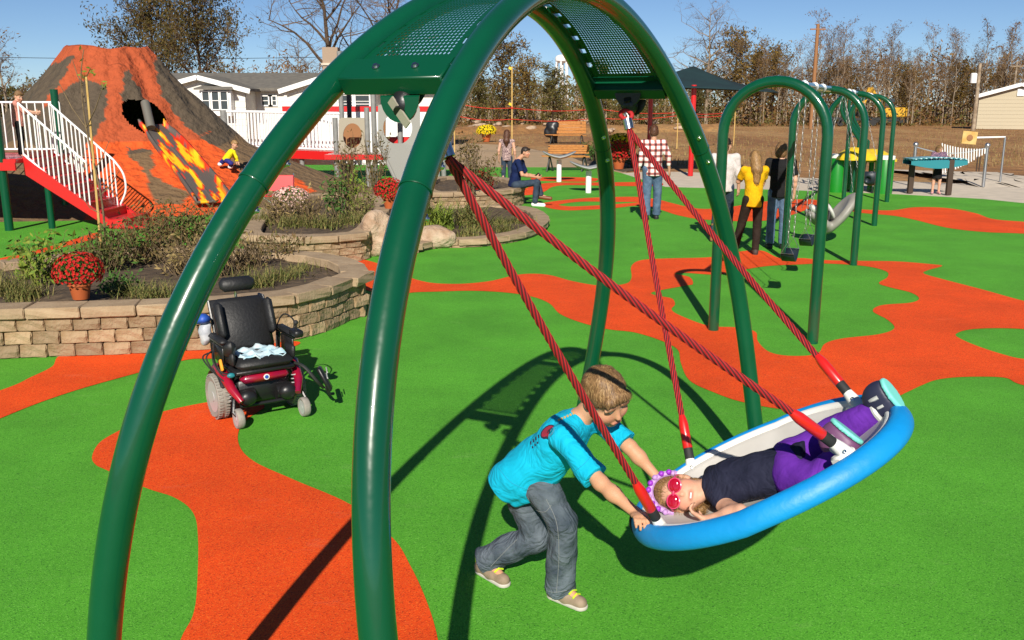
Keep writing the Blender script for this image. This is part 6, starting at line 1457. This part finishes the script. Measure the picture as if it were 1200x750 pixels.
for sd,fl in (('L',0),('R',1)):
    an,to=gJ['an'+sd],gT[sd]; sh=(an-gJ['kn'+sd]).normalized(); d=(to-an); d=(d-sh*d.dot(sh)).normalized(); x=sh.cross(d).normalized(); MM=np.array(Matrix((x,d,sh)).transposed())
    if sd=='R': sole_d=V((.75,-.25,.35)); 
    t=Sdf(.006); c=an+sh*.036+d*.02; t.cap(an-sh*.02,an+sh*.03,.04,.04,.01); t.ell(c+d*.012,(.042,.072,.075),MM,.02); t.cut(c+sh*.03,sh,.004); t.cut(an-sh*.035,-sh); o=t.mesh('shoe','shoe_navy' if sd=='L' else 'shoe_purple',groot)
    t=Sdf(.006); t.ell(c+d*.012,(.043,.07,.16),MM); t.cut(c+sh*.048,sh,.003); t.cut(c+sh*.031,-sh); 
    t2=t.mesh('sole','mint_sole',o)
    MB().tube([an-sh*.005+x*(.04*math.cos(a))+d*(.04*math.sin(a)) for a in np.linspace(0,2*PI,17)[:-1]],.012,8,closed=True).build('cuff','shoe_silver',o)
    mb=MB()
    for i in (0,1): q=c+d*(.0+.035*i)-sh*.006; mb.tube([q+x*(.04*math.cos(a))-sh*(.04*math.sin(a)) for a in np.linspace(-.2,PI+.2,10)],.008,6)
    mb.build('strap','shoe_silver',o)
# --- adults and children further off
def adult(label,u,v,H,rz,top,bot,shoes,hair,over=None,headturn=0,fat=1.0,skin=SKIN,vs_=.0125,eyes=False,name='person',curl=.4,headdir=None):
    p=G(u,v); J=standing(H,rz,p,over); hd=headdir or away(rz+headturn)
    o=human(name,label,J,H/1.75,vs_,top,bot,shoes,hair,skin=skin,headf=hd,fat=fat,eyes=eyes,curl=curl,root_loc=p,noise=.7)
    hair_strands(o[0],hair['mat'],o[1],o[2],1,900,.09 if hair['style']=='long' else .05,.003,int(u),flow='down',lift=.006)
    return o
mat_plaid('plaid')
adult('man in red and white plaid shirt and blue jeans walking away',763,257.5,1.84,.12,dict(mat='plaid',sleeve=1.55,loose=.022,hem=.14),dict(mat='denim',loose=.02,flare=1.3),dict(mat='shoe_black'),dict(style='short',mat='hair_auburn'),over=dict(knR=(.12,.05,.5),anR=(.13,.12,.085),toeR=(.17,.3,.03),wrR=(.31,-.02,.93),elR=(.27,-.06,1.17),wrL=(-.27,.0,.93)),fat=1.18)
adult('blond woman in yellow T-shirt, dark leggings and brown boots standing by the swings',879,298,1.56,.1,dict(mat='yellow_shirt',sleeve=.7,loose=.012,hem=.13),dict(mat='brown_legging',loose=.013,flare=1.05),dict(mat='boot_brown',boot=.55,k=1.1),dict(style='long',mat='hair_blond',len=.2),over=dict(elL=(-.22,.16,1.22),wrL=(-.06,.3,1.3),elR=(.22,.16,1.22),wrR=(.06,.3,1.28),anL=(-.2,.22,.085),knL=(-.13,.14,.5),toeL=(-.23,.38,.03),anR=(.08,-.02,.085)),fat=1.05,skin=SKIN_F)
adult('woman in black T-shirt and blue jeans watching beside the yellow shirted woman',909,291,1.66,-.15,dict(mat='black_shirt',sleeve=.75,loose=.02,hem=.1),dict(mat='denim',loose=.014,flare=1.3),dict(mat='shoe_black'),dict(style='bob',mat='hair_brown'),over=dict(elL=(-.26,-.0,1.15),wrL=(-.3,.08,.92)),headturn=-.3,fat=1.05,skin=SKIN_F)
adult('dark haired woman in white top and jeans with tan boots behind the arch leg',845,283,1.7,-.2,dict(mat='white_shirt',sleeve=1.3,loose=.02,hem=.1),dict(mat='denim_dark',loose=.012),dict(mat='boot_tan',boot=.5,k=1.1),dict(style='bob',mat='hair_dark'),headturn=-.9,over=dict(anL=(-.14,.0,.085),anR=(.12,.3,.085),knR=(.12,.2,.5),toeR=(.15,.46,.03)),skin=SKIN_F)
adult('brown haired woman in patterned top and dark jeans near the bench',594,222,1.58,-.1,dict(mat='pattern_top',sleeve=0,loose=.014,hem=.1),dict(mat='denim_dark',loose=.008),dict(mat='shoe_black'),dict(style='long',mat='hair_auburn',len=.12),skin=SKIN_F)
adult('little girl in floral top and black skirt behind the xylophone table',1096,227,1.25,PI-.3,dict(mat='flower_top',sleeve=1.6,loose=.014,hem=.03),dict(mat='black_shirt',skirt=.3,name='skirt'),dict(mat='shoe_pink'),dict(style='long',mat='hair_blond',len=.05),over=dict(head=(0,.03,1.60),elR=(.27,.1,1.2),wrR=(.2,.3,1.12),elL=(-.3,.05,1.2),wrL=(-.38,.2,1.32)),headturn=.6,skin=SKIN_F,vs_=.0105,eyes=True)
# man seated on the wall, side on
def seated_man():
    y=21.2; q=lambda u,v,dy=0: D(u,v,y+dy)
    J=dict(pelvis=q(603,216),neck=q(607,186),head=q(616,178.5,-.02),shR=q(607,190,-.2),elR=q(612,205,-.3),wrR=q(628,207.5,-.2),shL=q(611,190,.2),elL=q(617,205,.25),wrL=q(629,206,.1),hipR=q(604,217,-.12),knR=q(629,213.5,-.16),anR=q(627,238,-.14),toeR=q(634,239.5,-.15),hipL=q(605,217,.1),knL=q(630,214,.1),anL=q(634,229,.1),toeL=q(642,231.5,.05))
    human('man','man in navy polo shirt and jeans seated on the block wall looking at a phone',J,1.0,.0125,dict(mat='navy_shirt',sleeve=.75,loose=.016,hem=.05),dict(mat='denim_dark',loose=.012,flare=1.2),dict(mat='shoe_brown',flat=False),dict(style='short',mat='hair_dark'),headf=(.85,-.45,-.12),eyes=True,root_loc=V((J['pelvis'].x,y,.44)),noise=1.4)
    for sd,m_ in (('R','white_paint'),('L','shoe_brown')):
        a,t_=J['an'+sd],J['toe'+sd]; s=Sdf(.012); s.cap(a-V((.04,0,.03)),t_+V((.06,0,-.02)),.05,.045,.02); o=s.mesh('shoe',m_,None); o.parent=bpy.data.objects[[x.name for x in bpy.data.objects if x.get('label','').startswith('man in navy')][0]]; o.location=-V(o.parent.location)
    ph=q(630,205.5,-.08); tag(MB().box(ph,(.08,.015,.14),Euler((R(30),R(50),0)).to_matrix(),bev=.004).build('phone','black_plastic',None),'black phone held by the seated man in navy','phone')
seated_man()
# child on the stairs
def stair_child():
    y=STY+.35; q=lambda u,v,dy=0: D(u,v,y+dy); z0=STZ
    b=V((q(26,180).x,y,STZ)); J=standing(1.2,-PI/2+.35,b,dict(elL=(-.2,.2,1.2),wrL=(-.12,.42,1.2),elR=(.2,.2,1.2),wrR=(.1,.44,1.15),head=(0,.08,1.60)))
    human('child','child in pink shirt and dark trousers leaning on the white stair railing',J,1.2/1.75,.0105,dict(mat='pink_shirt',sleeve=1.3,loose=.02,hem=.1),dict(mat='black_shirt',loose=.012),None,dict(style='short',mat='hair_brown'),hk=.86,headf=(.8,-.5,-.4),eyes=True,root_loc=b,skin=SKIN_F)
stair_child()
# toddler crawling on the volcano apron
def toddler():
    u0,v0=270,193
    r=None
    on=on_apron
    y=on(270,192,.1).y; q=lambda u,v,dy=0: D(u,v,y+dy)
    J=dict(pelvis=q(265,187),neck=q(273,175),head=q(275,169,-.03),shR=q(274,178,-.08),elR=q(277,184,-.1),wrR=q(279,190,-.1),shL=q(271,177,.1),elL=q(275,184,.15),wrL=q(277,190,.15),hipR=q(266,188,-.06),knR=q(271,191.5,-.12),anR=q(270,195,.0),toeR=q(271,196,.02),hipL=q(263,188,.06),knL=q(260,190,.1),anL=q(258,192,.1),toeL=q(257,194,.1))
    root,_,_=human('toddler','fair haired toddler in yellow jacket crawling on the volcano apron',J,.52,.0105,dict(mat='yellow_jacket',sleeve=1.7,loose=.02,hem=.03),dict(mat='blue_shorts',loose=.02,len=.8),dict(mat='white_paint',flat=False),dict(style='short',mat='hair_blond'),hk=.78,headf=(.75,-.2,-.5),eyes=False,root_loc=q(267,195),skin=SKIN_F)
    for sd in 'LR':
        a=J['an'+sd]; s=Sdf(.012); s.ell(a+V((0,0,-.01)),(.06,.07,.05)); s.mesh('shoe','white_paint',root)
toddler()
# ---------------------------------------------------------------- power wheelchair (built facing +y at the origin, then turned)
mat('shroud_red',(.36,.006,.016),.25,coat=.5,c2=(.2,.004,.035),ns=5); mat('tyre_grey',(.3,.28,.24),.85,c2=(.24,.22,.19),ns=20,bump=.3,bs=80); mat('rim_grey',(.42,.42,.42),.35); mat('vinyl_black',(.012,.012,.013),.55,bump=.25,bs=50); mat('spring_grey',(.4,.4,.4),.4); mat('towel',(.6,.72,.76),.9,c2=(.3,.5,.6),ns=14,bump=.4,bs=60); mat('strap_orange',(.8,.33,.02),.6); mat('clear_bag',(.34,.36,.4),.25,c2=(.5,.52,.55),ns=20); mat('bag_blue',(.02,.08,.4),.5)
def wheelchair():
    W=thing('power_wheelchair','black and red power wheelchair with headrest parked beside the long planter','wheelchair',(0,0,0))
    def softbox(name,c,size,m,rot=None,par=W,r=.03,noise=None):
        s=Sdf(.011); c=V(c); M=rot or Matrix.Identity(3); x,y,z=[q/2-r for q in size]
        n=4
        for sx in (-1,1):
            for sy in (-1,1): s.cap(c+M@V((sx*x,sy*y,-z)),c+M@V((sx*x,sy*y,z)),r,None,0)
        o=MB(); o.box(c,size,M,bev=r); return o.build(name,m,par,auto=60)
    def wheel(name,c,r,w,spokes,par=W):
        e=bpy.data.objects.new(name,None); col.objects.link(e); e.parent=par; e.location=(0,0,0); c=V(c); A=Euler((0,R(90),0)).to_matrix()
        prof=[(r*.70,-w*.42),(r*.9,-w*.5),(r*.98,-w*.36),(r,-w*.15),(r,w*.15),(r*.98,w*.36),(r*.9,w*.5),(r*.70,w*.42)]
        MB().lathe(prof+[prof[0]],c,36,A).build('tyre','tyre_grey',e)
        if r>.1:
            tr=MB()
            for i in range(40):
                a=2*PI*i/40
                for sx in (-1,1): tr.box(c+V((sx*w*.28,(r+.001)*math.cos(a+sx*.04),(r+.001)*math.sin(a+sx*.04))),(w*.34,.013,.007),Matrix.Rotation(a+PI/2,3,'X'))
            tr.build('tread_blocks','tyre_grey',e)
        mb=MB(); mb.lathe([(r*.70,-w*.42),(r*.64,-w*.3),(r*.64,w*.3),(r*.70,w*.42)],c,30,A); mb.lathe([(0,-w*.46),(r*.2,-w*.46),(r*.22,w*.46),(0,w*.46)],c,16,A)
        for i in range(spokes): a=2*PI*i/spokes; mb.beam(c+V((0,r*.15*math.cos(a),r*.15*math.sin(a))),c+V((0,r*.67*math.cos(a),r*.67*math.sin(a))),w*.55,r*.16,up=V((1,0,0)))
        mb.build('rim','rim_grey',e)
        return e
    for sx in (-1,1):
        wheel('drive_wheel',(.29*sx,-.03,.17),.17,.085,6); wheel('front_caster',(.245*sx,.30,.075),.075,.05,5); wheel('rear_caster',(.2*sx,-.33,.07),.07,.045,5)
        MB().tube([(.245*sx,.30,.075),(.275*sx,.28,.12),(.25*sx,.23,.2)],.014,8).build('caster_fork','black_plastic',W)
        MB().tube([(.25*sx,.23,.2),(.2*sx,.08,.22)],.022,8).build('caster_arm','black_plastic',W); MB().tube([(.2*sx,-.33,.07),(.19*sx,-.3,.16),(.16*sx,-.15,.2)],.016,8).build('rear_arm','black_plastic',W)
        sp=MB(); sp.tube([(.235*sx+.024*math.cos(t),.14+.024*math.sin(t)+.02*t/20,.17+.0052*t) for t in [i*.45 for i in range(60)]],.0045,6); sp.build('suspension_spring','spring_grey',W)
        MB().cyl((.235*sx,.14,.16),(.235*sx,.165,.32),.011,seg=8).build('shock_rod','black_plastic',W)
        mb=MB(); mb.tube([(.26*sx,-.12,.37),(.27*sx,.06,.37),(.25*sx,.2,.27),(.21*sx,.28,.19)],[.034,.04,.034,.022],12); mb.build('side_shroud','shroud_red',W)
        MB().cyl((.08*sx,.16,.19),(.2*sx,.16,.19),.06,seg=16).build('motor','black_plastic',W); MB().ball((.15*sx,.235,.2),(.07,.05,.06),12,8).build('motor_cover','black_plastic',W)
        # fender
        MB().tube([(.29*sx,-.03+.2*math.cos(a),.17+.2*math.sin(a)) for a in np.linspace(.6,2.4,10)],.022,8,sx=.5).build('fender','black_plastic',W)
    softbox('battery_box',(0,-.06,.22),(.40,.42,.20),'black_plastic',r=.025); softbox('front_shroud',(0,.17,.33),(.36,.10,.075),'shroud_red',r=.03)
    MB().lathe([(.022,0),(.022,.004),(0,.005)],(0,.221,.335),16,Euler((R(-90),0,0)).to_matrix()).build('badge_ring','eye_white',W); MB().lathe([(.014,0),(.014,.004),(0,.005)],(0,.2235,.335),16,Euler((R(-90),0,0)).to_matrix()).build('badge_centre','bag_blue',W)
    MB().tube([(-.2,.2,.13),(.2,.2,.13)],.014,8).build('front_bar','black_plastic',W)
    MB().cyl((0,-.03,.3),(0,-.03,.37),.06,seg=14).build('seat_post','black_plastic',W); softbox('seat_frame',(0,.0,.385),(.44,.44,.035),'black_plastic',r=.01)
    softbox('seat_cushion',(0,.02,.44),(.42,.46,.08),'vinyl_black',r=.035)
    bt=Euler((R(24),0,0)).to_matrix(); bc=V((0,-.23,.655)); softbox('backrest',bc,(.40,.09,.43),'vinyl_black',bt,r=.04)
    softbox('back_shell',bc-bt@V((0,.055,0)),(.42,.03,.45),'black_plastic',bt,r=.012)
    for sx in (-1,1):
        softbox('side_bolster',bc+bt@V((.19*sx,.06,.03)),(.06,.12,.28),'vinyl_black',bt,r=.025); MB().tube([(.2*sx,-.2,.39),bc+bt@V((.21*sx,-.05,-.17)),bc+bt@V((.21*sx,-.06,.22)),bc+bt@V((.21*sx,-.14,.25))],.013,8).build('back_cane','black_plastic',W)
        softbox('thigh_guide',(.225*sx,.12,.49),(.035,.16,.1),'vinyl_black',r=.015)
        az=.60; MB().tube([(.25*sx,-.2,.42),(.26*sx,-.19,az-.02),(.26*sx,.12,az-.02)],.014,8).build('armrest_frame','black_plastic',W); softbox('armrest_pad',(.26*sx,-.02,az+.012),(.07,.30,.045),'vinyl_black',r=.02); softbox('arm_side_panel',(.262*sx,-.03,.50),(.018,.24,.13),'black_plastic',r=.008)
    softbox('headrest',bc+bt@V((0,.03,.315)),(.27,.075,.115),'vinyl_black',bt,r=.036); MB().tube([bc+bt@V((0,-.06,.1)),bc+bt@V((0,-.05,.24)),bc+bt@V((0,0,.3))],.011,8).build('headrest_post','steel',W)
    # joystick on the far arm, controls and cables on the near one
    softbox('joystick_box',(-.25,.2,.635),(.07,.13,.055),'black_plastic',r=.012); MB().tube([(-.25,.2,.66),(-.25,.2,.70)],.008,8).build('joystick','black_plastic',W); MB().ball((-.25,.2,.715),.019,10,8).build('joystick_knob','black_rubber',W)
    MB().tube(catmull([(-.25,.14,.63),(-.29,.05,.70),(-.27,-.1,.72),(-.24,-.18,.6),(-.2,-.1,.4)],6,closed=False),.006,6).build('cable','black_rubber',W)
    for i in range(4): 
        rr=random.Random(i+5); MB().tube(catmull([(.27,-.1,.56-.02*i),(.31+.02*i,rr.uniform(-.1,.1),.47),(.29,rr.uniform(0,.15),.39-.02*i),(.22,.1,.36),(.2,.0,.3)],6,closed=False),.006,6).build('cable','black_rubber',W)
    MB().box((.285,.10,.44),(.02,.03,.09),Euler((R(30),0,0)).to_matrix(),bev=.006).build('release_strap','strap_orange',W); MB().ball((.25,.2,.38),(.03,.02,.02),8,6).build('green_knob','teal_board',W)
    softbox('armrest_bolster',(.23,.14,.56),(.08,.09,.15),'vinyl_black',Euler((R(-30),0,0)).to_matrix(),r=.035)
    # legrest swung out on the far side, footplate up
    lr=catmull([(-.22,.16,.40),(-.27,.27,.38),(-.34,.33,.27),(-.40,.30,.20)],6,closed=False); MB().tube(lr,.0125,8).build('legrest_tube','dark_metal',W)
    fp=softbox('footplate',(-.415,.30,.27),(.035,.16,.2),'black_plastic',Euler((R(10),R(25),R(-20))).to_matrix(),r=.012)
    for i in range(4): MB().box((-.434,.30,.20+.045*i),(.008,.13,.012),Euler((0,R(25),R(-20))).to_matrix()).build('grip_strip','rim_grey',fp)
    MB().tube([(-.42,.3,.2),(-.46,.27,.13),(-.5,.25,.12)],.012,8).build('heel_loop','black_rubber',W)
    W.location=(-1.87,6.61,0); W.rotation_euler=(0,0,R(214)); W.scale=(.98,.98,.95)
    Mw=Matrix.Translation(W.location)@Matrix.Rotation(R(214),4,'Z')@Matrix.Diagonal((.98,.98,.95,1))
    # towel on the seat
    mb=MB(); n=16; vs_=[]; rr=random.Random(3)
    for i in range(n+1):
        for j in range(n+1):
            x=-.17+.34*i/n; y=-.10+.3*j/n; z=.49+.012*math.sin(x*40+y*22)+.010*math.sin(y*55-x*18)+.006*math.sin(x*95); cx=abs(x)+.5*abs(y-.05)
            x+=.02*math.sin(y*30); y+=.02*math.sin(x*28); vs_.append(Mw@V((x*(1-.3*(y>.1)*(y-.1)*4),y,z)))
    mb.add(vs_,[(i*(n+1)+j,(i+1)*(n+1)+j,(i+1)*(n+1)+j+1,i*(n+1)+j+1) for i in range(n) for j in range(n)]); o=mb.build('towel','towel',None); md=o.modifiers.new('t','SOLIDIFY'); md.thickness=.006; tag(o,'crumpled pale blue towel lying on the wheelchair seat','towel')
    # bag hung behind the arm
    s=Sdf(.012); c=Mw@V((.285,-.26,.6)); s.ell(c,(.045,.045,.085),k=.02); s.ell(c+V((.01,.02,.06)),(.03,.03,.05),k=.03); o=s.mesh('hanging_bag','clear_bag',None,noise=[(60,.008,2),(110,.004,4)]); tag(o,'crumpled clear plastic bag hanging on the wheelchair back','bag')
    s=Sdf(.012); c=c+V((.0,-.01,.12)); s.ell(c,(.05,.05,.04),k=.02); s.ell(c+V((-.05,0,-.01)),(.04,.04,.03),k=.02); o=s.mesh('blue_pouch','bag_blue',None,noise=[(70,.006,3)]); tag(o,'small blue pouch clipped above the clear plastic bag','pouch')
wheelchair()
